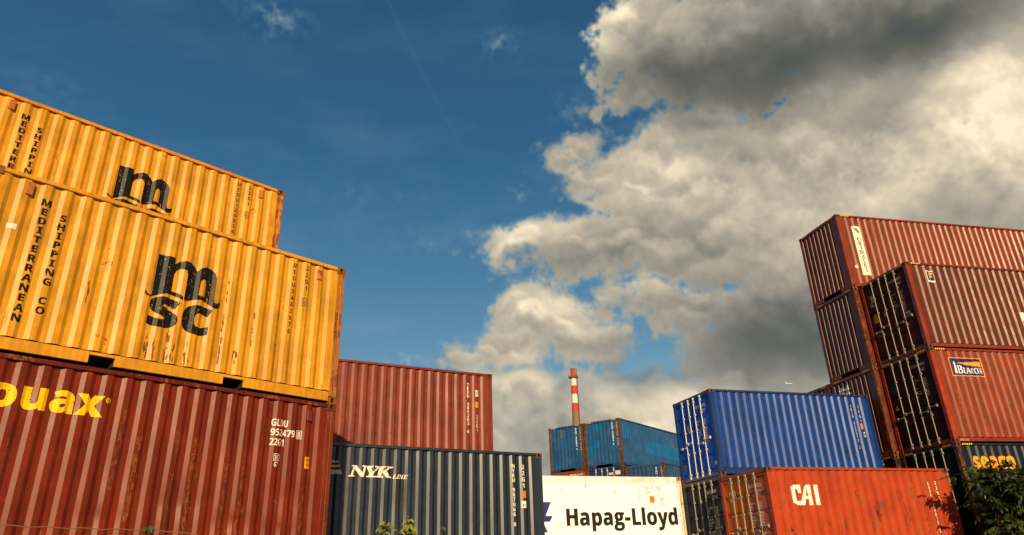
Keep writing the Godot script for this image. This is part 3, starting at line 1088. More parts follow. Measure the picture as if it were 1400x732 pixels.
	mark(b, "front", "emblem", outline([Vector2(0.62, 1.82), Vector2(1.385, 1.82), Vector2(1.195, 1.425), Vector2(1.425, 1.425), Vector2(1.325, 1.262), Vector2(1.10, 1.262), Vector2(1.245, 0.965), Vector2(0.62, 0.965)]), ink(Color(0.12, 0.17, 0.42), false), 0.0025, "blue angular emblem")
	t = line_of("HLXU 375 762 0", "light", 4.67, 2.20, 0.10, 0.62)
	t.append_array(line_of("22R1", "light", 4.70, 2.05, 0.10, 0.62))
	mark(b, "front", "number_lettering", t, dark, 0.0025)
	mark(b, "front", "orange_tag", slab(4.82, 1.80, 5.0, 2.0), ink(Color(0.86, 0.44, 0.04), false), 0.0025)
	t = slab(5.20, 1.84, 5.34, 1.85)
	t.append_array(slab(5.20, 1.98, 5.34, 1.99)); t.append_array(slab(5.20, 1.85, 5.21, 1.98)); t.append_array(slab(5.33, 1.85, 5.34, 1.98)); t.append_array(word_in("83", "light", 5.225, 1.72, 5.315, 1.81))
	t.append_array(word_in("ic", "bold", 5.23, 1.87, 5.31, 1.96))
	mark(b, "front", "approval_mark", t, ink(Color(0.35, 0.32, 0.28), false), 0.0025)

func door_print(b: Dictionary, number: String, code: String, mat: Material, rows: int, seed_: int) -> void:     # number, code and the lines of weights on the right leaf
	var high: float = b.left_second_door.wall.hi.y
	var t := line_of(number, "bold", 0.20, high - 0.32, 0.095, 0.72)
	mark(b, "left_second_door", "number_lettering", t, mat, 0.003)
	mark(b, "left_second_door", "code_lettering", line_of(code, "bold", 0.55, high - 0.48, 0.09, 0.8), mat, 0.003)
	rng.seed = seed_
	t = PackedVector2Array()
	var words := ["MAX GROSS", "TARE", "NET", "CU CAP", "PAYLOAD"]
	for k in rows:
		var y := high - 0.74 - k * 0.083
		t.append_array(line_of(words[k % 5], "bold", 0.14, y, 0.045, 0.8))
		t.append_array(line_of("%05d KG" % (2200 + rng.randi() % 28000), "bold", 0.52, y, 0.045, 0.8))
		t.append_array(line_of("%05d LB" % (4800 + rng.randi() % 62000), "bold", 0.52, y - 0.04, 0.034, 0.8))
	mark(b, "left_second_door", "weights_lettering", t, mat, 0.003)

func make_right_stacks() -> void:
	var steel := plain(Color(0.78, 0.76, 0.72), 0.4, 0.2)
	var cream := plain(Color(0.56, 0.52, 0.43), 0.5, 0.1)
	# the pair of blue boxes with their doors to the left
	var b := make_box({"label": "bright blue container with silver locking bars on its door end", "at": Vector3(6.011, 4.264, -24.205), "turn": -17.75, "color": Color(0.0, 0.222, 0.53), "rust": -1, "post_rust": -1, "frame": Color(0.012, 0.17, 0.41), "casting": Color(0.03, 0.16, 0.38), "left": "door", "door": Color(0.03, 0.33, 0.78), "shine": 0.48, "variant": 6, "shift": 0.5, "rough": 0.46, "rod": steel, "group": "blue containers"})
	var white := ink(Color(0.84, 0.84, 0.84), true, 0.2)
	door_print(b, "TRIU 028973 2", "22G1", ink(Color(0.82, 0.82, 0.84), false), 9, 5)
	mark(b, "left_door", "sticker", slab(0.66, 1.50, 0.76, 1.72), ink(Color(0.70, 0.66, 0.62), false), 0.003)
	mark(b, "left_door", "sign_plate", slab(0.14, 0.34, 0.30, 0.62), plain(Color(0.40, 0.33, 0.22), 0.5, 0.3), 0.004)
	mark(b, "left_second_door", "sticker", slab(0.93, 0.34, 1.02, 0.44), white, 0.003)
	mark(b, "front", "number_lettering", stacked("TRIU 028973 2", "bold", 5.30, 2.24, 0.84, 0.088, 1.0), white, 0.003)
	mark(b, "front", "code_lettering", stacked("22G1", "bold", 5.585, 2.24, 1.68, 0.095, 1.0), white, 0.003)
	mark(b, "front", "orange_tag", slab(5.52, 1.47, 5.625, 1.645), ink(Color(0.90, 0.50, 0.04), false), 0.003)
	mark(b, "front", "approval_mark", word_in("IC", "bold", 5.56, 1.22, 5.66, 1.38), white, 0.003)
	b = make_box({"label": "dark navy container with cream locking bars below the bright blue one", "at": Vector3(6.011, 1.673, -24.205), "turn": -17.75, "color": Color(0.04, 0.09, 0.16), "rust": -1, "frame": Color(0.06, 0.10, 0.15), "left": "door", "door": Color(0.03, 0.10, 0.20), "variant": 4, "shift": 2.5, "rod": cream, "group": "blue containers"})
	door_print(b, "GESU 301705", "22G1", ink(Color(0.82, 0.80, 0.76), false), 10, 9)
	# the orange box in front
	b = make_box({"label": "orange red container with large white lettering and rusty scars", "at": Vector3(6.553, 1.545, -21.471), "turn": -17.75, "color": Color(0.66, 0.225, 0.075), "rust": 1, "frame": Color(0.66, 0.22, 0.09), "post": Color(0.66, 0.23, 0.10), "post_rust": 1, "left": "door", "door": Color(0.86, 0.44, 0.13), "door_right": Color(0.74, 0.38, 0.28), "shine": 0.32, "variant": 7, "shift": 1.1, "rough": 0.72, "rod": cream, "group": "orange containers"})
	var bright := ink(Color(0.87, 0.84, 0.79), true, 0.7)
	t_cai(b, "front", 0.70, 1.63, 0.84, 0.51, bright)
	t_cai(b, "left_door", 0.30, 1.86, 0.34, 0.30, ink(Color(0.82, 0.76, 0.66), true, 0.3))
	door_print(b, "CAIU 205615 3", "22G1", ink(Color(0.92, 0.86, 0.80), false), 10, 12)
	var disc := PackedVector2Array()
	for k in 16:
		disc.append_array(PackedVector2Array([Vector2(0.72, 0.98), Vector2(0.72, 0.98) + Vector2(cos(TAU * k / 16), sin(TAU * k / 16) * 1.25) * 0.08, Vector2(0.72, 0.98) + Vector2(cos(TAU * (k + 1) / 16), sin(TAU * (k + 1) / 16) * 1.25) * 0.08]))
	mark(b, "left_door", "round_sticker", disc, ink(Color(0.66, 0.60, 0.40), false), 0.004)
	mark(b, "front", "number_lettering", stacked("CAIU 205615 3", "bold", 5.27, 2.22, 0.90, 0.085, 1.0), bright, 0.003)
	mark(b, "front", "code_lettering", stacked("22G1", "bold", 5.53, 2.24, 1.75, 0.09, 1.0), bright, 0.003)
	mark(b, "front", "yellow_tag", slab(5.52, 1.58, 5.62, 1.74), ink(Color(0.90, 0.66, 0.03), false), 0.003)
	for r in [[3.36, 1.2, 1.75, 0.10, 26, 31], [3.12, 0.9, 1.4, 0.08, 20, 32], [2.2, 0.5, 1.3, 0.10, 14, 33], [4.25, 0.9, 2.0, 0.12, 22, 34], [1.75, 0.5, 1.2, 0.10, 12, 35], [0.5, 0.7, 1.9, 0.12, 16, 36], [2.75, 1.5, 2.1, 0.12, 10, 37], [4.9, 0.6, 1.6, 0.08, 14, 38]]:
		rust_run(b, r[0], r[1], r[2], r[3], r[4], Color(0.42, 0.16, 0.06) if r[5] % 2 == 0 else Color(0.30, 0.13, 0.06), r[5])
	for r in [[3.50, 1.64, 0.12, 0.14], [3.20, 1.10, 0.10, 0.12], [0.46, 1.02, 0.16, 0.10], [3.30, 1.42, 0.07, 0.2], [4.72, 2.22, 0.04, 0.10]]:
		var blot := PackedVector2Array()
		for k in 11:
			var w0 := 0.75 + 0.4 * sin(k * 2.3 + r[0] * 5.0)
			var w1 := 0.75 + 0.4 * sin(((k + 1) % 11) * 2.3 + r[0] * 5.0)
			var m := Vector2(r[0], r[1])
			blot.append_array(PackedVector2Array([m, m + Vector2(cos(TAU * k / 11) * r[2], sin(TAU * k / 11) * r[3]) * w0 * 0.6, m + Vector2(cos(TAU * (k + 1) / 11) * r[2], sin(TAU * (k + 1) / 11) * r[3]) * w1 * 0.6]))
		mark(b, "front", "rust_scar", blot, paint(Color(0.24, 0.12, 0.06), 2, r[0]), 0.0015)

	# the tall brown stack, end walls to the left
	var turn := -14.11
	var brown := Color(0.52, 0.16, 0.095)
	var corner := Vector3(12.141, 0, -25.845) + step(turn, 0, 0.09)
	b = make_box({"label": "topmost brown container with a tall white banner of upright letters", "at": corner + Vector3(0, 10.675, 0), "turn": turn, "long": LONG_BOX, "high": HIGH, "color": Color(0.46, 0.18, 0.065), "rust": -1, "frame": Color(0.48, 0.17, 0.08), "shine": 0.46, "variant": 1, "shift": 0.2, "rough": 0.48, "group": "long brown containers at the right"})
	mark(b, "front", "banner", slab(0.62, 0.51, 0.97, 2.47), ink(Color(0.86, 0.82, 0.76), true, 1.4), 0.0025, "tall white banner")
	var grey := ink(Color(0.12, 0.115, 0.12), false)
	var t := stacked("GRIMALDI", "serif", 0.795, 2.02, 0.62, 0.15, 1.1)
	t.append_array(outline([Vector2(0.67, 2.38), Vector2(0.74, 2.38), Vector2(0.90, 2.18), Vector2(0.83, 2.18)]))
	t.append_array(outline([Vector2(0.77, 2.38), Vector2(0.82, 2.38), Vector2(0.93, 2.25), Vector2(0.91, 2.22)]))
	mark(b, "front", "banner_lettering", t, grey, 0.005)
	mark(b, "front", "sticker", slab(0.37, 0.77, 0.47, 0.88), ink(Color(0.84, 0.80, 0.74), false), 0.003)
	mark(b, "left", "number_lettering", stacked("CRXU 480331 4", "bold", 1.98, 2.66, 1.40, 0.07, 0.9), ink(Color(0.45, 0.40, 0.36), false), 0.003)
	b = make_box({"label": "second brown container down the tall stack, showing only its end wall", "at": corner + Vector3(0, 10.675 - HIGH, 0), "turn": turn, "long": LONG_BOX, "high": HIGH, "color": Color(0.36, 0.14, 0.065), "rust": -1, "frame": Color(0.46, 0.19, 0.08), "post": Color(0.34, 0.15, 0.065), "post_rust": 2, "variant": 2, "shift": 1.2, "rough": 0.48, "group": "long brown containers at the right"})
	mark(b, "left", "number_lettering", stacked("TCNU 718054 2", "bold", 1.98, 2.60, 1.20, 0.07, 0.9), ink(Color(0.42, 0.36, 0.32), false), 0.003)
	b = make_box({"label": "third brown container down the tall stack, with a small white emblem on its end", "at": corner + Vector3(0, 10.675 - 2 * HIGH, 0), "turn": turn, "long": LONG_BOX, "high": HIGH, "color": Color(0.35, 0.135, 0.06), "rust": -1, "frame": Color(0.50, 0.20, 0.07), "post": Color(0.34, 0.15, 0.065), "post_rust": 2, "variant": 1, "shift": 2.2, "rough": 0.48, "group": "long brown containers at the right"})
	t = PackedVector2Array()
	for k in 4:
		t.append_array(outline([Vector2(0.42 + k * 0.14, 2.22 + (k % 2) * 0.03), Vector2(0.50 + k * 0.14, 2.22 + (k % 2) * 0.03), Vector2(0.52 + k * 0.14, 2.62 - (k % 3) * 0.04), Vector2(0.44 + k * 0.14, 2.62 - (k % 3) * 0.04)]))
	mark_letters(b, "left", "emblem_stroke", t, ink(Color(0.80, 0.77, 0.74), false), 0.003)
	var bars := outline([Vector2(0.38, 2.47), Vector2(1.02, 2.47), Vector2(1.02, 2.52), Vector2(0.38, 2.52)])
	bars.append_array(outline([Vector2(0.38, 2.30), Vector2(1.02, 2.30), Vector2(1.02, 2.35), Vector2(0.38, 2.35)]))
	mark_letters(b, "left", "emblem_bar", bars, ink(Color(0.80, 0.77, 0.74), false), 0.0055)
	mark(b, "left", "number_lettering", stacked("FCIU 940225 7", "bold", 1.98, 2.60, 1.20, 0.07, 0.9), ink(Color(0.42, 0.36, 0.32), false), 0.003)
	make_box({"label": "dark container at the foot of the tall brown stack, nearly hidden by the blue one", "at": corner + Vector3(0, 10.675 - 3 * HIGH, 0), "turn": turn, "long": LONG_BOX, "high": HIGH, "color": Color(0.07, 0.08, 0.10), "rust": 0, "left": "door", "rod": cream, "variant": 2, "shift": 6.2, "group": "long brown containers at the right"})

	# the nearer stack of three, doors to the left
	var near := Vector3(12.923, 0, -23.604) - step(turn, 0, 0.02)
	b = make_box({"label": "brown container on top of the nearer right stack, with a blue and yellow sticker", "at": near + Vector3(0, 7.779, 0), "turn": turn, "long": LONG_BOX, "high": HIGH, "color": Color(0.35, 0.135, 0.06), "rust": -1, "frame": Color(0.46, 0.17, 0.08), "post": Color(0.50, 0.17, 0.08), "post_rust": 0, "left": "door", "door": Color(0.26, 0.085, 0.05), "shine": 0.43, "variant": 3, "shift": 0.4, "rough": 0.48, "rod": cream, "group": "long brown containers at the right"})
	f_sticker(b, "front", 0.74, 2.23, 0.28, 0.40, true)
	f_sticker(b, "left_door", 0.22, 1.98, 0.26, 0.40, false)
	mark(b, "left_door", "yellow_sign", slab(0.22, 1.40, 0.50, 1.72), ink(Color(0.70, 0.46, 0.03), true, 0.3), 0.003)
	mark(b, "left_door", "warning_sign", outline([Vector2(0.74, 1.50), Vector2(0.90, 1.50), Vector2(0.82, 1.66)]), ink(Color(0.80, 0.55, 0.03), false), 0.003, "yellow warning triangle")
	mark(b, "left_door", "sign_plate", slab(0.22, 0.90, 0.40, 1.16), plain(Color(0.24, 0.22, 0.20), 0.5, 0.4), 0.004)
	mark(b, "left_second_door", "sticker", slab(0.62, 1.22, 0.84, 1.34), ink(Color(0.50, 0.46, 0.42), false), 0.003)
	door_print(b, "FSCU 880665 2", "45G1", ink(Color(0.66, 0.60, 0.56), true, 0.2), 8, 21)
	mark(b, "front", "sticker", slab(4.03, 1.05, 4.2, 1.33), ink(Color(0.82, 0.78, 0.74), false), 0.003)
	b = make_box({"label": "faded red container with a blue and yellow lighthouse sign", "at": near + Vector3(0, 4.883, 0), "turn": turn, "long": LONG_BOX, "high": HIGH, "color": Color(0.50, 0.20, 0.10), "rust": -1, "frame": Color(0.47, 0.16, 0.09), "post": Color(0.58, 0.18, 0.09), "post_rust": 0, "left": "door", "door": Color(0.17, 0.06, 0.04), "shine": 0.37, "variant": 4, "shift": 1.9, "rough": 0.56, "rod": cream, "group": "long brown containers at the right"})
	mark(b, "front", "sign_border", slab(0.655, 2.015, 1.85, 2.60), ink(Color(0.80, 0.58, 0.10), false), 0.0022, "blue sign with a yellow border and beam")
	mark(b, "front", "sign_field", slab(0.68, 2.04, 1.825, 2.575), ink(Color(0.055, 0.085, 0.36), false), 0.004)
	mark(b, "front", "sign_beam", outline([Vector2(0.90, 2.43), Vector2(1.80, 2.49), Vector2(1.80, 2.32), Vector2(1.30, 2.36)]), ink(Color(0.86, 0.56, 0.06), false), 0.0055)
	mark(b, "front", "sign_lighthouse", outline([Vector2(0.75, 2.10), Vector2(0.85, 2.10), Vector2(0.825, 2.38), Vector2(0.84, 2.39), Vector2(0.80, 2.49), Vector2(0.765, 2.43), Vector2(0.76, 2.39), Vector2(0.775, 2.38)]), ink(Color(0.86, 0.84, 0.82), false), 0.0055)
	t = word_in("B", "serif", 0.885, 2.10, 1.05, 2.35)
	t.append_array(word_in("EACON", "serif", 1.06, 2.10, 1.80, 2.28))
	mark_letters(b, "front", "sign_letter", t, ink(Color(0.86, 0.84, 0.82), false), 0.006)
	for r in [[2.0, 0.4, 2.0, 0.06, 24, 51], [2.45, 0.4, 1.7, 0.05, 24, 52], [3.1, 0.5, 1.9, 0.06, 26, 53], [1.35, 0.3, 1.2, 0.06, 16, 54], [3.9, 0.4, 1.6, 0.06, 20, 55]]:
		rust_run(b, r[0], r[1], r[2], r[3], r[4], Color(0.60, 0.30, 0.16) if r[5] % 2 == 0 else Color(0.36, 0.13, 0.09), r[5])
	var rail := line_of("MAX 4.75", "bold", 0.20, 0.045, 0.07, 0.8)
	var rw := Wall.new()
	rw.xs = PackedFloat32Array([0.0, LONG_BOX]); rw.zs = PackedFloat32Array([-0.004, -0.004]); rw.rows = 1; rw.hi = Vector2(LONG_BOX, 0.2)
	part("rail_lettering", laid_on(rw, rail, 0.003), ink(Color(0.72, 0.55, 0.46), true, 0.3), b.root, b.front.frame)
	rust_run(b, 0.68, 0.9, 1.55, 0.07, 40, Color(0.66, 0.36, 0.25), 56)
	rust_run(b, 0.52, 0.46, 0.86, 0.06, 34, Color(0.22, 0.10, 0.06), 57)
	door_print(b, "INKU 461938 0", "45G1", ink(Color(0.62, 0.56, 0.52), true, 0.5), 7, 33)
	mark(b, "left_door", "sign_field", slab(0.18, 1.86, 0.56, 2.10), ink(Color(0.05, 0.07, 0.22), true, 0.2), 0.003)
	mark(b, "left_door", "warning_sign", outline([Vector2(0.18, 1.34), Vector2(0.36, 1.34), Vector2(0.27, 1.52)]), ink(Color(0.74, 0.50, 0.03), false), 0.003)
	b = make_box({"label": "dark blue container with orange lettering, half hidden by the shrub", "at": near + Vector3(0, 1.987, 0), "turn": turn, "long": LONG_BOX, "high": HIGH, "color": Color(0.035, 0.085, 0.15), "rust": -1, "frame": Color(0.08, 0.11, 0.15), "post": Color(0.20, 0.14, 0.09), "post_rust": 2, "left": "door", "door": Color(0.05, 0.07, 0.10), "shine": 0.38, "variant": 1, "shift": 3.1, "rough": 0.48, "rod": cream, "group": "long brown containers at the right"})
	mark_letters(b, "front", "letter", word_in("seaco", "heavy", 0.47, 2.14, 1.96, 2.52), ink(Color(0.93, 0.58, 0.02), true, 0.5), 0.003)
	# the row behind the tall stack
	for k in 2:
		make_box({"label": ["brown container hidden at the bottom of the row behind the tall brown stack", "brown container whose top edge just shows behind the tall brown stack above the blue one"][k], "at": corner + step(turn, 0, WIDE + 0.08) + Vector3(0, 10.675 - HIGH * (3 - k), 0), "turn": turn, "long": LONG_BOX, "high": HIGH, "color": Color(0.44, 0.15, 0.09), "rust": 0, "variant": 2, "shift": 7.0 + k, "group": "containers hidden inside the stacks" if k < 1 else "long brown containers at the right"})

func t_cai(b: Dictionary, face: String, x: float, y: float, w: float, h: float, mat: Material) -> void:
	var s := func(p: Vector2) -> Vector2: return Vector2(x + p.x * w, y + p.y * h)
	var pts := [Vector2(0.10, 1.0), Vector2(0.35, 1.0), Vector2(0.35, 0.60), Vector2(0.245, 0.60), Vector2(0.245, 0.78), Vector2(0.12, 0.78), Vector2(0.12, 0.20), Vector2(0.31, 0.20), Vector2(0.47, 0.88), Vector2(0.58, 1.0), Vector2(0.71, 1.0), Vector2(0.71, 0.0), Vector2(0.60, 0.0), Vector2(0.60, 0.30),
		Vector2(0.47, 0.30), Vector2(0.50, 0.44), Vector2(0.60, 0.44), Vector2(0.60, 0.84), Vector2(0.40, 0.0), Vector2(0.12, 0.0), Vector2(0.0, 0.14), Vector2(0.0, 0.90)]
	var o := []
	for p in pts:
		o.append((s as Callable).call(p))
	var t := outline(o)
	t.append_array(slab(x + 0.83 * w, y, x + w, y + h))
	mark_letters(b, face, "letter", t, mat, 0.003)

func f_sticker(b: Dictionary, face: String, x: float, y: float, w: float, h: float, lit: bool) -> void:
	mark(b, face, "sticker", slab(x, y, x + w, y + h), ink(Color(0.84, 0.82, 0.80) if lit else Color(0.55, 0.52, 0.48), false), 0.0022, "small white, blue and yellow sticker")
	mark(b, face, "sticker_field", slab(x + w * 0.08, y + h * 0.14, x + w * 0.96, y + h * 0.93), ink(Color(0.07, 0.08, 0.30), false), 0.004)
	var t := slab(x + w * 0.30, y + h * 0.22, x + w * 0.46, y + h * 0.84)
	t.append_array(slab(x + w * 0.46, y + h * 0.68, x + w * 0.86, y + h * 0.84))
	t.append_array(slab(x + w * 0.46, y + h * 0.44, x + w * 0.76, y + h * 0.58))
	mark(b, face, "sticker_letter", t, ink(Color(0.88, 0.68, 0.05), false), 0.0055)

func make_back_stacks() -> void:
	var turn := -54.02
	var c := Vector3(5.72, 0, -44.756)
	var out := step(turn, 0, -1.0)
	var blue := Color(0.15, 0.335, 0.53)
	var pale := Color(0.02, 0.385, 0.61)
	var g := "blue containers far behind the white one"
	var tops := [["pale blue container far behind with its long side showing", 0.0], ["pale blue container far behind, left one of the pair under the chimney", -WIDE - 0.05]]
	for k in 2:
		var b := make_box({"label": tops[k][0], "at": c + out * tops[k][1] + Vector3(0, 7.243, 0), "turn": turn, "long": LONG_BOX, "high": TALL, "shine": 0.3, "color": blue if k == 0 else Color(0.14, 0.325, 0.51), "rust": 0, "frame": Color(0.13, 0.26, 0.40), "frame_rust": 1, "post": Color(0.34, 0.20, 0.11), "post_rust": 2, "variant": 5 + k, "shift": 0.6 + k, "rough": 0.75, "group": g})
		mark(b, "left", "number_lettering", stacked("XINU 120473 5", "bold", 1.93, 2.40, 1.15, 0.085, 1.3), ink(Color(0.82, 0.80, 0.76), false), 0.003, "white numbers stacked one under another")
		mark(b, "left", "post_lettering", stacked("CAUTION HIGH", "bold", 2.25, 2.38, 1.10, 0.08, 1.3), ink(Color(0.72, 0.64, 0.52), false), 0.003)
		if k == 0:
			mark(b, "left", "repainted_patch", slab(0.72, 1.98, 1.32, 2.44), paint(pale, -1, 0.3, 0.75), 0.0018)
			mark(b, "left", "repainted_patch", slab(0.5, 1.08, 0.98, 1.55), paint(pale, -1, 0.9, 0.75), 0.0018)
			mark(b, "left", "repainted_patch", slab(0.14, 0.72, 0.52, 1.24), paint(pale, -1, 1.2, 0.75), 0.0018)
			mark(b, "front", "repainted_patch", slab(0.2, 1.55, 1.1, 2.28), paint(pale, -1, 1.4, 0.75), 0.0018)
			mark(b, "front", "repainted_patch", slab(3.1, 0.88, 8.6, 1.70), paint(pale, -1, 1.8, 0.75), 0.0018)
		else:
			mark(b, "left", "repainted_patch", slab(1.22, 2.05, 1.34, 2.38), paint(pale, -1, 0.5, 0.75), 0.0018)
			mark(b, "left", "scuffed_patch", slab(0.76, 1.9, 1.16, 2.40), ink(Color(0.24, 0.34, 0.46), true, 0.9), 0.0016)
		for tag in [[0.2, 0.55], [1.92, 2.2]]:
			part("height_warning", box_mesh(Vector3(tag[0], TALL - 0.075, -0.004), Vector3(tag[1], TALL - 0.02, -0.001), 0.0), plain(Color(0.72, 0.52, 0.10), 0.6), b.root, b.left.frame)
	var low := make_box({"label": "orange container far behind, under the left one of the pale blue pair", "at": c + out * (-WIDE - 0.05) + Vector3(0, 4.652, 0), "turn": turn, "long": LONG_BOX, "high": TALL, "color": Color(0.62, 0.19, 0.07), "rust": 1, "variant": 5, "shift": 3.6, "group": "orange containers"})
	mark(low, "left", "lettering", line_of("HAMBURG SUD", "bold", 1.30, 2.31, 0.11, 0.9), ink(Color(0.8, 0.77, 0.72), false), 0.003)
	low = make_box({"label": "blue container far behind with white locking bars, under the right one of the pale pair", "at": c + Vector3(0, 4.652, 0), "turn": turn, "long": LONG_BOX, "high": TALL, "color": Color(0.07, 0.22, 0.42), "rust": 0, "post": Color(0.26, 0.15, 0.08), "post_rust": 2, "left": "door", "rod": plain(Color(0.74, 0.68, 0.58), 0.45, 0.1), "variant": 6, "shift": 4.6, "group": g})
	mark(low, "left_second_door", "sticker", slab(0.66, 2.12, 0.98, 2.34), ink(Color(0.78, 0.76, 0.72), false), 0.003)
	mark(low, "left_second_door", "sticker", slab(0.22, 2.14, 0.5, 2.26), ink(Color(0.74, 0.72, 0.7), false), 0.003)
	low = make_box({"label": "lower blue container far behind, just right of the pale blue pair", "at": c + out * (WIDE + 0.06) + Vector3(0, 4.532, 0), "turn": turn, "long": LONG_BOX, "high": TALL, "color": Color(0.14, 0.29, 0.45), "rust": 0, "post": Color(0.32, 0.17, 0.09), "post_rust": 2, "variant": 5, "shift": 5.6, "rough": 0.75, "group": g})
	mark(low, "left", "number_lettering", stacked("XINU 130586 1", "bold", 1.93, 2.40, 1.15, 0.085, 1.3), ink(Color(0.82, 0.80, 0.76), false), 0.003)
	mark(low, "left", "post_lettering", stacked("CAUTION HIGH", "bold", 2.25, 2.38, 1.10, 0.08, 1.3), ink(Color(0.72, 0.64, 0.52), false), 0.003)
	for k in 3:
		make_box({"label": ["blue container hidden on the ground under the orange one far behind", "blue container hidden on the ground behind the white one, below the one with locking bars", "blue container hidden on the ground far behind, below the lower blue one"][k], "at": c + out * [-WIDE - 0.05, 0.0, WIDE + 0.06][k] + Vector3(0, [2.061, 2.061, 1.941][k], 0), "turn": turn, "long": LONG_BOX, "high": TALL, "color": Color(0.12, 0.22, 0.36), "rust": 1, "variant": 6, "shift": 8.0 + k, "group": "containers hidden inside the stacks"})

# ---------------------------------------------------------------- ground, chimney, plants, fence, airliner
const PADS := [[-6.0, -12.5, 1.93], [-2.9, -19.2, 1.913], [2.0, -26.5, 1.913], [8.6, -26.0, 1.673], [9.2, -23.5, 1.545], [18.5, -27.5, 1.985], [8.0, -49.0, 2.03], [3.0, -44.0, 2.06]]

func ground_height(x: float, z: float) -> float:
	var s := 0.0
	var t := 0.0
	for p in PADS:
		var d := Vector2(x - p[0], z - p[1]).length_squared()
		var w := 1.0 / (d * d + 2.0)
		s += w * p[2]
		t += w
	s += 1e-6 * 1.9
	t += 1e-6
	var rise := smoothstep(-3.5, -8.0, z)
	return (s / t - 0.05) * rise + 0.015 * sin(x * 1.7 + z * 0.6) * sin(z * 1.3)

func make_ground() -> void:
	var lines := []
	for axis in 2:
		var q := [-4000.0, -1500.0, -600.0, -250.0, -120.0]
		var x := -60.0
		while x <= 60.0:
			q.append(x)
			x += 1.0
		q.append_array([120.0, 250.0, 600.0, 1500.0, 4000.0])
		lines.append(q)
	var b := Build.new()
	for i in lines[0].size() - 1:
		for k in lines[1].size() - 1:
			var p := []
			var nn := []
			var uv := []
			for c in [[0, 1], [1, 1], [1, 0], [0, 0]]:
				var x: float = lines[0][i + c[0]]
				var z: float = lines[1][k + c[1]]
				p.append(Vector3(x, ground_height(x, z), z))
				nn.append(Vector3(ground_height(x - 0.2, z) - ground_height(x + 0.2, z), 0.4, ground_height(x, z - 0.2) - ground_height(x, z + 0.2)).normalized())
				uv.append(Vector2(x, z))
			b.smooth_quad(p, nn, uv)
	var m := StandardMaterial3D.new()
	m.resource_name = "gravel"
	m.albedo_color = Color(0.40, 0.37, 0.33)
	m.albedo_texture = tex_tone
	m.uv1_scale = Vector3(0.25, 0.5, 1)
	m.roughness = 0.95
	m.heightmap_enabled = true
	m.heightmap_texture = tex_relief
	m.heightmap_scale = 2.0
	m.heightmap_flip_texture = false
	m.uv1_triplanar = true
	m.uv1_world_triplanar = true
	var g := part("ground", b.done(), m, self)
	g.set_meta("kind", "structure")
	g.set_meta("label", "grey gravel yard on a bank above a lane")

func make_chimney() -> void:
	var az := deg_to_rad(4.17)
	var far := 600.0
	var root := thing("chimney", "tall red and white banded concrete chimney far behind the blue containers", "chimney", Vector3(sin(az) * far, 1.0, -cos(az) * far))
	var top := far * tan(deg_to_rad(13.93)) + 0.6
	var el := func(py: float) -> float: return top + (505.0 - py) * 0.608
	var rad := func(y: float) -> float: return 1.95 + (top - y) * 0.0262
	var red := plain(Color(0.66, 0.225, 0.15), 0.85)
	var white := plain(Color(0.80, 0.77, 0.71), 0.85)
	var bare := plain(Color(0.46, 0.375, 0.28), 0.9)
	var ys := [top, (el as Callable).call(515.5), (el as Callable).call(526.8), (el as Callable).call(537.8), (el as Callable).call(549.0), (el as Callable).call(560.0)]
	for k in 5:
		var b := Build.new()
		b.tube([Vector3(0, ys[k + 1], 0), Vector3(0, ys[k], 0)], [(rad as Callable).call(ys[k + 1]), (rad as Callable).call(ys[k])], 28)
		part("painted_band", b.done(), red if k % 2 == 0 else white, root).set_meta("label", "red painted band" if k % 2 == 0 else "white painted band")
	var s := Build.new()
	s.tube([Vector3(0, 0, 0), Vector3(0, 40, 0), Vector3(0, ys[5], 0)], [(rad as Callable).call(0.0), (rad as Callable).call(40.0), (rad as Callable).call(ys[5])], 28)
	part("shaft", s.done(), bare, root)
	var p := Build.new()
	p.tube([Vector3(0, ys[1] - 0.9, 0), Vector3(0, ys[1] - 0.3, 0)], [3.3, 3.9], 24)
	p.tube([Vector3(0, ys[1] - 0.3, 0), Vector3(0, ys[1] - 0.05, 0)], [4.0, 4.0], 24)
	var plat := part("platform", p.done(), plain(Color(0.30, 0.27, 0.23), 0.8), root)
	var r := Build.new()
	for k in 18:
		var a := TAU * k / 18.0
		var b2 := TAU * (k + 1) / 18.0
		var q := Vector3(cos(a) * 3.85, ys[1], sin(a) * 3.85)
		var w := Vector3(cos(b2) * 3.85, ys[1], sin(b2) * 3.85)
		r.tube([q, q + Vector3(0, 1.2, 0)], [0.06, 0.06], 4)
		for hgt in [0.6, 1.2]:
			r.tube([q + Vector3(0, hgt, 0), w + Vector3(0, hgt, 0)], [0.05, 0.05], 4)
	r.tube([Vector3(-3.9, ys[1], 0), Vector3(-3.9, ys[1] + 4.2, 0)], [0.09, 0.05], 4)
	part("railing", r.done(), plain(Color(0.32, 0.28, 0.24), 0.7), plat)
	var mo := Build.new()
	mo.tube([Vector3(0, top - 0.15, 0), Vector3(0, top + 0.25, 0)], [2.15, 2.15], 24)
	part("rim", mo.done(), plain(Color(0.20, 0.13, 0.11), 0.9), root)
	var l := Build.new()
	l.box(Vector3(-0.3, 40, 0), Vector3(0.3, top, 0.12))
	part("ladder", l.done(), plain(Color(0.34, 0.26, 0.2), 0.8), root, Transform3D(Basis(), Vector3(2.6, 0, 2.4)))

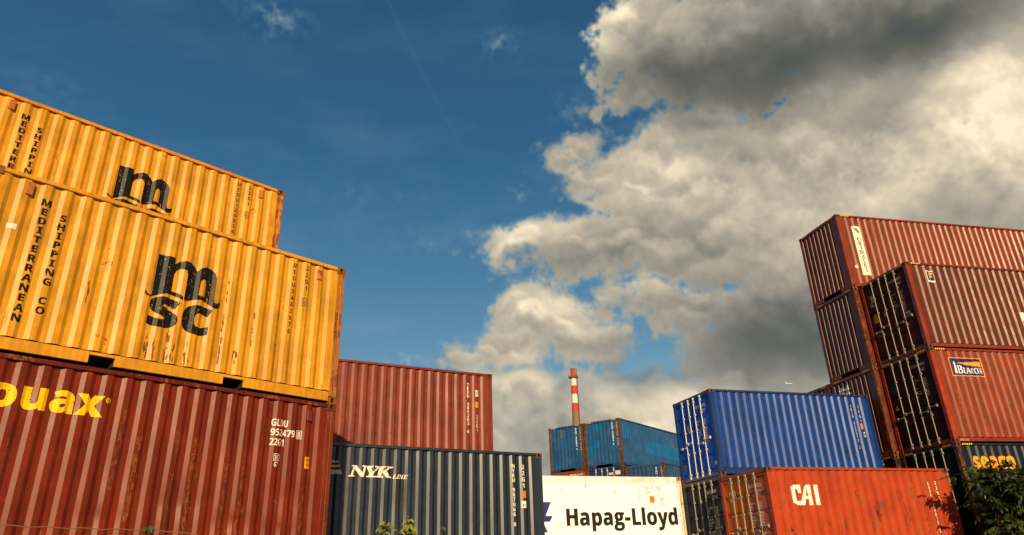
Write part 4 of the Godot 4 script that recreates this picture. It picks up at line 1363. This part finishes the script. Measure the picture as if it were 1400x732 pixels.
func leaf(b: Build, at: Vector3, dir: Vector3, up: Vector3, long: float, wide: float, col: Color, droop: float = 0.25) -> void:
	var side := dir.cross(up).normalized()
	var nrm := side.cross(dir).normalized()
	var tip := at + dir * long - nrm * long * droop
	var m1 := at + dir * long * 0.32 - nrm * long * droop * 0.12
	var m2 := at + dir * long * 0.68 - nrm * long * droop * 0.45
	var lift := nrm * wide * 0.22
	var l1 := m1 - side * wide * 0.5 + lift
	var l2 := m2 - side * wide * 0.42 + lift
	var r1 := m1 + side * wide * 0.5 + lift
	var r2 := m2 + side * wide * 0.42 + lift
	for f in [[at, m1, l1], [at, r1, m1], [m1, m2, l2], [m1, l2, l1], [m1, r2, m2], [m1, r1, r2], [m2, tip, l2], [m2, r2, tip]]:
		b.tri(f[0], f[2], f[1])
		for i in 3:
			b.c.append(col)

func leaf_paint(tint: Color, through: Color) -> StandardMaterial3D:
	var m := StandardMaterial3D.new()
	m.resource_name = "leaf"
	m.vertex_color_use_as_albedo = true
	m.albedo_color = tint
	m.roughness = 0.5
	m.cull_mode = BaseMaterial3D.CULL_DISABLED
	m.backlight_enabled = true
	m.backlight = through
	return m

func make_plants() -> void:
	var green := leaf_paint(Color(1, 1, 1), Color(0.35, 0.45, 0.12))
	var bark := plain(Color(0.30, 0.22, 0.14), 0.9)
	rng.seed = 4242
	# the dark shrub at the lower right
	var base := Vector3(14.3, ground_height(14.3, -21.9), -21.9)
	var root := thing("shrub", "dark green leafy shrub in front of the dark blue container, at the lower right", "shrub", base)
	var crown := Build.new()
	var ends := []
	for k in 50:
		var a := TAU * k / 50.0 + rng.randf() * 0.3
		var spread := rng.randf_range(0.35, 2.3)
		var high := rng.randf_range(0.9, 2.62) - spread * 0.12
		var foot := Vector3(cos(a) * 0.25, 0.0, sin(a) * 0.18)
		var tip := Vector3(0.2 + cos(a) * spread * 1.25, high, sin(a) * spread * 0.42)
		if k == 0:
			tip = Vector3(-1.95, 0.9, 0.4)
		if k == 1:
			tip = Vector3(-1.7, 0.5, 0.5)
		if k == 2:
			tip = Vector3(-1.3, 1.7, 0.3)
		var pts := []
		var radii := []
		for i in 7:
			var t := i / 6.0
			pts.append(foot.lerp(tip, t) + Vector3(0, 0.45 * sin(t * PI), 0) + Vector3(rng.randf_range(-0.06, 0.06), 0, rng.randf_range(-0.06, 0.06)))
			radii.append(lerpf(0.035, 0.008, t))
		var st := Build.new()
		st.tube(pts, radii, 5)
		part("stem", st.done(), bark, root)
		for i in range(2, 7):
			for j in 3:
				ends.append([pts[i], pts[i] - pts[i - 1]])
				if i > 3:
					var o: Vector3 = pts[i] + Vector3(rng.randf_range(-0.5, 0.5), rng.randf_range(-0.25, 0.35), rng.randf_range(-0.35, 0.35))
					ends.append([o, o - pts[i]])
					crown.tube([pts[i], (pts[i] + o) / 2.0 + Vector3(0, 0.05, 0), o], [0.007, 0.005, 0.003], 3)
	while crown.c.size() < crown.v.size():
		crown.c.append(Color(0.07, 0.055, 0.03))
	for e in ends:
		for j in 2:
			var out := ((e[1] as Vector3).normalized() + Vector3(rng.randf_range(-1, 1), rng.randf_range(-0.5, 0.8), rng.randf_range(-0.8, 1.0))).normalized()
			var long := rng.randf_range(0.22, 0.38)
			var hue := rng.randf()
			var col := Color(0.020, 0.036, 0.009).lerp(Color(0.060, 0.095, 0.016), hue * hue)
			if rng.randf() < 0.06:
				col = Color(0.12, 0.12, 0.02)
			for q in 9:                                               # leaflets to either side of the stalk
				var t := 0.25 + 0.75 * floorf(q / 2.0) / 4.0
				var at: Vector3 = e[0] + out * long * t - Vector3(0, 0.09 * t * t, 0)
				var side := out.cross(Vector3.UP).normalized() * (1.0 if q % 2 == 0 else -1.0)
				var d := (out * 0.65 + side * (0.0 if q == 8 else 0.9) + Vector3(0, -0.35, 0)).normalized()
				leaf(crown, at, d, Vector3(rng.randf_range(-0.3, 0.3), 1, rng.randf_range(-0.3, 0.3)), rng.randf_range(0.12, 0.19), rng.randf_range(0.055, 0.08), col, 0.3)
	var cr := part("foliage", crown.done(), green, root)
	cr.set_meta("kind", "stuff")
	# climbing plants at the bottom edge, in the sun
	var hop := leaf_paint(Color(1, 1, 1), Color(0.5, 0.55, 0.12))
	var spots := [["bright green leafy shoot, left one of two in front of the navy container", -9.85, 14.0, 2.57, 22], ["bright green leafy shoot with a reddish stem, right one of two before the navy container", -7.95, 14.2, 2.63, 24], ["thin green sprig standing just below the wire at the lower left", -24.5, 8.45, 2.17, 3], ["small dark sprig at the bottom edge before the navy container", -5.55, 14.4, 2.50, 3], ["low bright green shoot between the two taller leafy shoots", -8.85, 14.1, 2.45, 12]]
	for s in spots:
		var az := deg_to_rad(s[1])
		var at := Vector3(sin(az) * s[2], 0, -cos(az) * s[2])
		at.y = ground_height(at.x, at.z)
		var tall: float = s[3] - at.y
		var r := thing("leafy_shoot", s[0], "plant", at, 0.0, "leafy shoots at the bottom edge")
		var pts := []
		var radii := []
		for i in 8:
			var t := i / 7.0
			pts.append(Vector3(0.05 * sin(t * 5.0 + s[1]), tall * t, 0.04 * cos(t * 4.0)))
			radii.append(lerpf(0.010, 0.004, t))
		var st := Build.new()
		st.tube(pts, radii, 5)
		part("stem", st.done(), plain(Color(0.34, 0.20, 0.10) if s[1] < -7.0 and s[1] > -8.5 else Color(0.22, 0.24, 0.08), 0.8), r)
		var count: int = s[4]
		for k in count:
			var t := 1.0 - float(k) / maxf(count, 1) * (0.6 / maxf(tall, 0.3))
			var p: Vector3 = (pts[0] as Vector3).lerp(pts[7], t) + Vector3(0.05 * sin(t * 5.0 + s[1]), 0, 0)
			var a: float = k * 2.4 + s[1]
			var b := Build.new()
			var hue := rng.randf()
			var col := Color(0.10, 0.13, 0.018).lerp(Color(0.23, 0.26, 0.03), hue)
			if count == 3:
				col = Color(0.05, 0.07, 0.02)
			var size := rng.randf_range(0.13, 0.19) * (1.0 if k > 2 else 0.65)
			var d := Vector3(cos(a), rng.randf_range(-0.5, 0.35), sin(a)).normalized()
			for lobe in [-0.75, 0.0, 0.75]:                            # three lobes
				var dd := d.rotated(Vector3.UP, lobe)
				leaf(b, p + d * 0.03, dd, Vector3(rng.randf_range(-0.4, 0.4), 1, 0.6), size * (1.0 if lobe == 0.0 else 0.75), size * 0.5, col, 0.35)
			part("leaf", b.done(), hop, r)

func make_wire_fence() -> void:
	var wood := plain(Color(0.30, 0.25, 0.19), 0.9)
	var tops := []
	for s in [["weathered fence post out beyond the left edge, holding the wire", -38.5, 8.5, 2.217, 0.04], ["thin stake below the sprig at the lower left, carrying the wire", -24.3, 8.5, 2.135, 0.012], ["weathered fence post just under the bottom edge, holding the wire", -19.0, 8.5, 1.98, 0.04]]:
		var az := deg_to_rad(s[1])
		var at := Vector3(sin(az) * s[2], 0, -cos(az) * s[2])
		at.y = ground_height(at.x, at.z) - 0.05
		var r := thing("fence_post", s[0], "post", at, 0.2, "posts of the wire fence")
		var w: float = s[4]
		part("post", box_mesh(Vector3(-w, -0.3, -w), Vector3(w, s[3] - at.y + 0.005, w), w * 0.3), wood, r)
		tops.append(Vector3(at.x, s[3], at.z))
	var root := thing("fence_wire", "thin rusty barbed wire hanging across the red container at the lower left", "wire", tops[0])
	var b := Build.new()
	var pts := []
	var radii := []
	for i in 33:
		var first := i < 24
		var t := i / 24.0 if first else (i - 24) / 8.0
		var p: Vector3 = (tops[0 if first else 1] as Vector3).lerp(tops[1 if first else 2], t) + Vector3(0, (-0.012 if first else 0.03) * sin(t * PI) + 0.006 * sin(i * 1.9), 0)
		pts.append(p - tops[0])
		radii.append(0.0046)
	b.tube(pts, radii, 5)
	part("strand", b.done(), plain(Color(0.42, 0.33, 0.22), 0.6, 0.3), root)
	for i in range(3, 33, 3):
		var k := Build.new()
		for d in [Vector3(0.02, 0.025, 0.01), Vector3(-0.012, 0.022, -0.02)]:
			k.tube([pts[i] - d, pts[i] + d], [0.002, 0.001], 4)
		part("barb", k.done(), plain(Color(0.36, 0.27, 0.18), 0.6, 0.3), root)

func make_airliner() -> void:
	var az := deg_to_rad(19.49)
	var el := deg_to_rad(11.71)
	var far := 4500.0
	var at := Vector3(sin(az) * cos(el), sin(el), -cos(az) * cos(el)) * far + Vector3(0, 1.6, 0)
	var root := thing("airliner", "tiny white airliner flying in front of the dark cloud", "airplane", at, deg_to_rad(-20.0))
	root.rotation = Vector3(0.0, deg_to_rad(172.0), deg_to_rad(6.0))
	var white := plain(Color(0.85, 0.84, 0.82), 0.4)
	var b := Build.new()
	b.tube([Vector3(-18, 0, 0), Vector3(-16.5, 0.2, 0), Vector3(-13, 0.4, 0), Vector3(9, 0.4, 0), Vector3(15, 0.9, 0), Vector3(18.5, 1.4, 0)], [0.3, 1.3, 2.0, 2.0, 1.2, 0.3], 12)
	part("fuselage", b.done(), white, root)
	for s in [-1.0, 1.0]:
		b = Build.new()
		b.bar(Vector3(-1.6, -0.25, 0), Vector3(1.6, 0.25, 17.0), 0.15)
		part("wing", b.done(), white, root, Transform3D(Basis(Vector3.UP, s * 0.45 if s > 0 else PI - 0.45), Vector3(-2.0, -0.6, 0)))
		b = Build.new()
		b.tube([Vector3(-6.5, -1.9, s * 5.6), Vector3(-3.2, -1.9, s * 5.6)], [1.0, 0.8], 10)
		part("engine", b.done(), plain(Color(0.6, 0.6, 0.62), 0.4), root)
		b = Build.new()
		b.bar(Vector3(-1.2, -0.12, 0), Vector3(1.2, 0.12, 6.0), 0.1)
		part("tailplane", b.done(), white, root, Transform3D(Basis(Vector3.UP, s * 0.45 if s > 0 else PI - 0.45), Vector3(15.5, 1.2, 0)))
	b = Build.new()
	b.quad(Vector3(11.5, 2.2, 0.15), Vector3(17.5, 2.0, 0.15), Vector3(19.0, 7.4, 0.15), Vector3(16.5, 7.4, 0.15))
	b.quad(Vector3(17.5, 2.0, -0.15), Vector3(11.5, 2.2, -0.15), Vector3(16.5, 7.4, -0.15), Vector3(19.0, 7.4, -0.15))
	part("tail_fin", b.done(), plain(Color(0.75, 0.75, 0.78), 0.4), root)

const CLOUD_LUMPS := [
	[24.5, 36.1, 14.5, 4.6],
	[37.1, 31.1, 14.2, 6.5],
	[13.1, 37.5, 4.9, 3.6],
	[27.6, 24.9, 16.5, 6.8],
	[14.9, 26.7, 7.5, 3.7],
	[16.5, 22.2, 9.3, 3.1],
	[5.3, 23.2, 7.6, 1.9],
	[2.0, 23.5, 4.3, 1.2],
	[9.9, 22.1, 9.2, 1.9],
	[22.8, 15.5, 10.3, 4.1],
	[32.8, 19.6, 10.9, 9.1],
	[17.7, 12.6, 6.0, 2.2],
	[13.5, 17.7, 3.0, 1.7],
	[4.4, 29.8, 1.9, 0.8],
	[6.7, 30.3, 1.9, 1.1],
	[7.7, 28.1, 3.3, 1.4],
	[10.5, 33.7, 2.8, 1.2],
	[12.1, 29.5, 2.4, 1.3],
	[10.6, 27.8, 3.6, 1.4],
	[16.6, 30.8, 4.1, 1.4],
	[2.5, 17.5, 4.1, 1.8],
	[5.6, 16.1, 3.5, 1.5],
	[9.4, 18.8, 3.3, 1.6],
	[-2.5, 15.1, 1.9, 0.7],
	[-0.4, 15.5, 2.2, 1.0],
	[0.9, 18.6, 1.7, 1.2],
	[0.6, 12.6, 2.7, 0.9],
	[9.6, 9.4, 3.1, 1.9],
	[12.7, 10.7, 2.6, 1.1],
	[6.7, 10.5, 3.0, 1.1],
]
const CLOUD_GAPS := [
	[9.6, 30.6, 1.2, 0.6],
	[11.5, 19.3, 3.9, 0.6],
	[7.7, 17.4, 0.8, 0.4],
	[9.4, 13.4, 3.2, 0.4],
	[8.9, 14.4, 1.5, 0.7],
]
const CLOUD_DECK := [
	[4.8, 9.5, 12.7, 4.2],
	[-1.1, 10.3, 6.4, 4.1],
	[11.6, 9.6, 6.1, 3.2],
	[6.1, 12.5, 4.9, 1.3],
	[17.9, 8.2, 9.1, 3.3],
]
const CLOUD_LIT := [
	[37.2, 25.9, 4.0, 3.7, 0.36],
	[39.7, 30.1, 3.2, 2.5, 0.14],
	[10.8, 40.0, 2.7, 1.1, 0.38],
	[7.5, 38.5, 2.0, 1.7, 0.34],
	[1.2, 24.2, 3.6, 1.2, 0.24],
	[-0.7, 23.2, 2.0, 1.0, 0.16],
	[4.8, 25.0, 3.0, 1.6, 0.12],
	[14.2, 27.4, 4.1, 2.1, 0.18],
	[10.7, 28.8, 3.0, 1.9, 0.16],
	[25.6, 29.5, 3.7, 3.0, 0.12],
	[2.6, 18.3, 3.6, 1.3, 0.32],
	[5.3, 16.5, 2.2, 1.1, 0.12],
	[-0.1, 15.1, 2.2, 0.7, 0.20],
	[10.1, 19.1, 2.2, 1.2, 0.10],
	[9.6, 9.3, 3.2, 2.2, 0.40],
	[12.6, 11.0, 3.1, 1.2, 0.28],
	[18.6, 12.0, 2.0, 0.7, 0.06],
	[0.7, 13.2, 3.3, 0.7, 0.26],
	[0.6, 12.0, 3.8, 1.2, 0.10],
	[6.5, 11.7, 3.2, 1.0, 0.16],
	[-1.1, 10.5, 1.1, 0.5, 0.12],
	[16.2, 20.9, 2.2, 1.0, 0.08],
	[18.4, 25.1, 4.4, 2.1, 0.08],
	[30.0, 24.3, 5.1, 3.3, 0.10],
	[36.3, 28.9, 2.6, 1.3, 0.14],
	[26.8, 22.0, 3.8, 1.9, 0.06],
]
const CLOUD_BASES := [
	[21.5, 34.0, 13.3, 3.6, 0.27],
	[30.1, 33.5, 9.6, 3.3, 0.20],
	[38.3, 32.9, 6.4, 1.7, 0.14],
	[13.5, 34.5, 5.0, 3.1, 0.12],
	[18.0, 14.1, 8.0, 2.5, 0.24],
	[21.7, 15.2, 7.3, 3.4, 0.16],
	[25.6, 17.1, 8.4, 3.4, 0.10],
	[15.0, 21.6, 5.0, 1.8, 0.10],
	[8.9, 13.2, 2.7, 0.5, 0.30],
	[-0.6, 9.7, 3.2, 1.7, 0.10],
	[7.9, 14.3, 2.2, 0.7, 0.20],
	[32.4, 21.2, 2.6, 1.8, 0.10],
	[35.4, 31.8, 3.1, 2.2, 0.12],
	[5.2, 15.7, 2.2, 0.7, 0.10],
	[4.6, 21.7, 4.7, 0.8, 0.10],
]
const CLOUD_WISPS := [
	[-21.5, 38.8, 3.4, 1.2, 0.55],
	[-0.5, 38.2, 1.8, 0.9, 0.50],
	[-8.2, 14.9, 1.9, 0.3, 0.50],
	[0.8, 27.2, 0.9, 0.4, 0.45],
	[5.2, 33.2, 1.3, 1.2, 0.30],
	[-12.2, 26.7, 7.7, 1.2, 0.10],
	[-36.7, 30.5, 3.9, 1.3, 0.10],
	[-8.5, 23.6, 5.3, 0.9, 0.10],
]
# ---------------------------------------------------------------- sky
# The sky is computed by direction: azimuth (0 = -Z, to the right) and elevation in degrees.
var sky_rows: Array = []
var sky_cols := 0
var sky_x0 := 0
var sky_y0 := 0
var sky_full := 0
var n_big: FastNoiseLite
var n_mid: FastNoiseLite
var n_puff: FastNoiseLite
var n_fine: FastNoiseLite
var n_far: FastNoiseLite
var n_veil: FastNoiseLite
var billows: Array = []

func noise3(kind: int, freq: float, octaves: int, sd: int) -> FastNoiseLite:
	var n := FastNoiseLite.new()
	n.noise_type = kind
	n.seed = sd
	n.frequency = freq
	n.fractal_type = FastNoiseLite.FRACTAL_FBM if octaves > 1 else FastNoiseLite.FRACTAL_NONE
	n.fractal_octaves = octaves
	return n

func air_color(el: float) -> Vector3:
	var stops := [[0.0, Vector3(150, 170, 178)], [8.0, Vector3(130, 162, 180)], [14.0, Vector3(104, 148, 176)], [21.0, Vector3(75, 122, 157)], [30.0, Vector3(51, 97, 134)], [40.0, Vector3(43, 84, 119)], [90.0, Vector3(30, 60, 92)]]
	for k in range(1, stops.size()):
		if el <= stops[k][0]:
			var t: float = (el - stops[k - 1][0]) / (stops[k][0] - stops[k - 1][0])
			return (stops[k - 1][1] as Vector3).lerp(stops[k][1], clampf(t, 0.0, 1.0))
	return stops[-1][1]

func cloud_color(v: float) -> Vector3:
	var stops := [[0.0, Vector3(66, 71, 74)], [0.22, Vector3(98, 99, 92)], [0.45, Vector3(146, 141, 129)], [0.7, Vector3(194, 183, 162)], [0.88, Vector3(234, 217, 187)], [1.0, Vector3(250, 236, 208)]]
	v = clampf(v, 0.0, 1.0)
	for k in range(1, stops.size()):
		if v <= stops[k][0]:
			var t: float = (v - stops[k - 1][0]) / (stops[k][0] - stops[k - 1][0])
			return (stops[k - 1][1] as Vector3).lerp(stops[k][1], t)
	return stops[-1][1]

func lump_sum(list: Array, a: float, e: float) -> float:
	var s := 0.0
	for l in list:
		var dx: float = (a - l[0]) / l[2]
		var dy: float = (e - l[1]) / l[3]
		var r := dx * dx + dy * dy
		if r < 5.0:
			s += l[4] * exp(-r * 1.3)
	return s

func lump_field(list: Array, a: float, e: float) -> float:      # about the distance inside the union of the ellipses, in degrees
	var best := -6.0
	for l in list:
		var dx: float = (a - l[0]) / l[2]
		var dy: float = (e - l[1]) / l[3]
		var r := dx * dx + dy * dy
		if r > 9.0:
			continue
		var f: float = (1.0 - sqrt(r)) * minf(l[2], l[3])
		var h := clampf(0.5 + 0.5 * (best - f) / 0.7, 0.0, 1.0)
		best = lerpf(f, best, h) + 0.7 * h * (1.0 - h)
	return best

func puff(p: Vector3) -> float:
	var q := p + Vector3(n_big.get_noise_3d(p.x * 2.0, p.y * 2.0, p.z * 2.0 + 40.0), n_big.get_noise_3d(p.x * 2.0, p.y * 2.0 + 50.0, p.z * 2.0), 0.0) * 1.1
	return -n_puff.get_noise_3dv(q) * 1.15 - 0.35 + n_mid.get_noise_3dv(p) * 0.28

func sky_at(a: float, e: float, fine: bool, heads: Array) -> Vector3:
	var ca := cos(deg_to_rad(e))
	var p := Vector3(sin(deg_to_rad(a)) * ca, sin(deg_to_rad(e)), -cos(deg_to_rad(a)) * ca) * 57.3
	var air := air_color(e)
	# thin high veil and a faint trail
	var veil := clampf(n_veil.get_noise_3d(p.x * 0.5, p.y * 1.6, p.z * 0.5) * 0.9 + 0.02, 0.0, 1.0) * 0.36 * clampf(1.3 - e / 44.0, 0.2, 1.0)
	air = air.lerp(Vector3(150, 176, 190), veil)
	var trail := absf((e - 41.2) + (a + 11.3) * 1.46 + n_mid.get_noise_3dv(p * 0.6) * 0.25)
	if e > 30.0 and e < 42.0 and a < 0.0:
		air = air.lerp(Vector3(130, 160, 180), 0.06 * exp(-trail * trail * 7.0) * clampf((e - 30.0) / 4.0, 0.0, 1.0))
	# how far this direction is from the part of the sky that the layout below describes
	var off := maxf(maxf(absf(a) - 43.0, (e - 41.0)) , -e + 2.0)
	var near := clampf(1.0 - off / 12.0, 0.0, 1.0)
	var n1 := n_big.get_noise_3dv(p)
	var n2 := n_mid.get_noise_3dv(p)
	var n3 := n_fine.get_noise_3dv(p) if fine else 0.0
	var wa := a + n_big.get_noise_3d(p.x + 90.0, p.y, p.z) * 1.6 + n2 * 0.5
	var we := e + n_big.get_noise_3d(p.x, p.y + 70.0, p.z) * 1.2 + n2 * 0.35
	var f := -6.0
	var dark := 0.0
	var lit := 0.0
	if near > 0.0:
		f = lump_field(CLOUD_LUMPS, wa, we)
		var g := lump_field(CLOUD_GAPS, wa, we)
		f = minf(f, -g * 1.2 + 0.15)
		dark = lump_sum(CLOUD_BASES, wa, we)
		lit = lump_sum(CLOUD_LIT, wa, we)
	var far := (n_far.get_noise_3d(p.x, p.y * 1.5, p.z) * 2.2 - 0.1) * 5.0
	var fa := lerpf(far, f, near)
	var pf := puff(p)
	var rel := 0.0
	if fine and near > 0.0:
		for b in heads:
			var bx: float = (wa - b[0]) / b[2]
			if bx > 1.4 or bx < -1.4:
				continue
			var by: float = (we - b[1]) / b[3]
			var r2 := bx * bx + by * by
			if r2 < 1.96:
				var rr := sqrt(r2) - pf * 0.26 - n2 * 0.17 - n3 * 0.16
				var rim := (rr - 0.82) / 0.22
				rel = lerpf(rel, 0.60 * by + 0.20 * bx + 0.12 + 0.13 * exp(-rim * rim) * clampf(by + 0.2 * bx, 0.0, 1.0), (1.0 - smoothstep(0.48, 1.06, rr)) * 0.82)
				fa = maxf(fa, lerpf(-6.0, (1.0 - rr) * b[3] * 0.9, near))
	fa += n1 * 0.5 + pf * 0.75 + 0.20 + n2 * 0.46 + n3 * 0.34
	var cover := smoothstep(-0.30, 0.92, fa)
	cover = lerpf(cover, cover * (0.75 + 0.5 * clampf(pf + 0.5, 0.0, 1.0)), clampf(1.0 - fa, 0.0, 1.0) * 0.6)
	# light on the billows: they face a sun that is low behind the viewer, a little to the right
	var up := Vector3(0.25 * cos(deg_to_rad(a)), 1.0, 0.25 * sin(deg_to_rad(a))).normalized()
	var slope := (pf - puff(p + up * 1.0)) * 0.8
	if fine:
		slope += (n_fine.get_noise_3dv(p * 0.7) - n_fine.get_noise_3dv(p * 0.7 + up * 0.3)) * 0.10 * (1.0 + lit)
	var v := 0.50 + lit * 0.92 - dark * 0.95 + n1 * 0.10 + clampf(slope, -0.5, 0.5) * (0.17 + lit * 0.22) * clampf(1.0 - dark * 1.7, 0.16, 1.0) + pf * 0.07 * clampf(1.0 - dark * 1.6, 0.1, 1.0)
	v += rel * (0.24 + lit * 0.30) * clampf(1.0 - dark * 2.1, 0.08, 1.0) * near
	v += 0.12 * (1.0 - smoothstep(0.2, 1.6, fa)) * (1.0 - clampf(dark * 2.0, 0.0, 1.0))
	v += (1.0 - near) * (n_far.get_noise_3d(p.x * 1.7, p.y * 2.0 + 33.0, p.z * 1.7) * 0.35 - 0.04)
	var c := cloud_color(v)
	c = c.lerp(Vector3(104, 116, 124), clampf((19.0 - e) / 16.0, 0.0, 0.5) * clampf(dark * 1.5 + 0.12, 0.0, 1.0))
	# the hazy deck low over the horizon
	if near > 0.0:
		var d := lump_field(CLOUD_DECK, wa, we) + n2 * 0.7 + pf * 0.4
		var dc := smoothstep(-0.3, 1.0, d) * 0.94 * near
		var dv := 0.60 + lit * 1.1 - dark * 0.8 + clampf(slope, -0.4, 0.4) * 0.26 + n1 * 0.2 + n2 * 0.08
		air = air.lerp(cloud_color(dv).lerp(Vector3(138, 142, 140), 0.15), dc)
		for w in CLOUD_WISPS:
			var dx: float = (a - w[0] + n2 * 0.9) / w[2]
			var dy: float = (e - w[1] + n_mid.get_noise_3dv(p * 2.1) * 0.8) / w[3]
			var r := dx * dx + dy * dy
			if r < 3.0:
				air = air.lerp(Vector3(176, 186, 188), w[4] * exp(-r * 1.6) * clampf(0.5 + n_mid.get_noise_3dv(p * 1.1) * 1.6 + n3 * 0.5, 0.0, 1.0))
	c = air.lerp(c, cover)
	# brighter, warmer air round the low sun behind the viewer
	var sd := p.dot(SUN_TO) / 57.3
	c = c.lerp(Vector3(255, 236, 200), 0.5 * pow(maxf(sd, 0.0), 9.0))
	return c

func sky_row(k: int) -> void:
	var row := PackedByteArray()
	row.resize(sky_cols * 3)
	var e := 90.0 - (float(sky_y0 + k) + 0.5) * 360.0 / float(sky_full)
	var heads := []                                                   # those that reach this row
	for b in billows:
		if absf(e - b[1]) < b[3] * 1.4 + 1.9:
			heads.append(b)
	for i in sky_cols:
		var a := (float(sky_x0 + i) + 0.5) * 360.0 / float(sky_full)
		if a > 180.0:
			a -= 360.0
		var c := sky_at(a, e, sky_full > 2000, heads)
		var h := float(hash(k * 7919 + i) % 1000) / 1000.0
		row[i * 3] = int(clampf(c.x + h, 0.0, 255.0))
		row[i * 3 + 1] = int(clampf(c.y + h, 0.0, 255.0))
		row[i * 3 + 2] = int(clampf(c.z + h, 0.0, 255.0))
	sky_rows[k] = row

func sky_block(full: int, x0: int, y0: int, w: int, h: int) -> Image:
	sky_full = full; sky_x0 = x0; sky_y0 = y0; sky_cols = w
	sky_rows.clear()
	sky_rows.resize(h)
	var job := WorkerThreadPool.add_group_task(sky_row, h)
	WorkerThreadPool.wait_for_group_task_completion(job)
	var all := PackedByteArray()
	for r in sky_rows:
		all.append_array(r)
	return Image.create_from_data(w, h, false, Image.FORMAT_RGB8, all)

func make_sky() -> ImageTexture:
	n_big = noise3(FastNoiseLite.TYPE_SIMPLEX_SMOOTH, 0.14, 3, 11)
	n_mid = noise3(FastNoiseLite.TYPE_SIMPLEX_SMOOTH, 0.55, 4, 12)
	n_fine = noise3(FastNoiseLite.TYPE_SIMPLEX_SMOOTH, 1.7, 3, 13)
	n_puff = noise3(FastNoiseLite.TYPE_CELLULAR, 0.15, 4, 14)
	n_puff.cellular_return_type = FastNoiseLite.RETURN_DISTANCE
	n_puff.fractal_gain = 0.42
	n_far = noise3(FastNoiseLite.TYPE_SIMPLEX_SMOOTH, 0.028, 4, 15)
	var dice := RandomNumberGenerator.new()                           # smaller heads on every large lump, the lower ones in front
	dice.seed = 77
	for l in CLOUD_LUMPS:
		var many := int(clampf(l[2] * l[3] * 0.42, 3.0, 20.0))
		for k in many:
			var an := dice.randf() * TAU
			var rr := sqrt(dice.randf()) * 0.80
			var size: float = minf(l[2], l[3]) * dice.randf_range(0.26, 0.52) + 0.25
			billows.append([l[0] + cos(an) * rr * l[2], l[1] + sin(an) * rr * l[3], size * dice.randf_range(1.1, 1.9), size])
	billows.sort_custom(func(p, q): return p[1] + p[3] > q[1] + q[3])
	n_veil = noise3(FastNoiseLite.TYPE_SIMPLEX_SMOOTH, 0.16, 4, 16)
	var full := 4096
	var low := sky_block(1024, 0, 0, 1024, 260)                      # all round, coarsely
	low.resize(full, 1040, Image.INTERPOLATE_CUBIC)
	var im := Image.create(full, full / 2, false, Image.FORMAT_RGB8)
	im.fill(Color8(92, 88, 80))
	im.blit_rect(low, Rect2i(0, 0, full, 1040), Vector2i(0, 0))
	var half := 506                                                   # 44 degrees to either side in full detail
	var y0 := 440
	var hh := 1024 - y0
	im.blit_rect(sky_block(full, 0, y0, half, hh), Rect2i(0, 0, half, hh), Vector2i(0, y0))
	im.blit_rect(sky_block(full, full - half, y0, half, hh), Rect2i(0, 0, half, hh), Vector2i(full - half, y0))
	return ImageTexture.create_from_image(im)
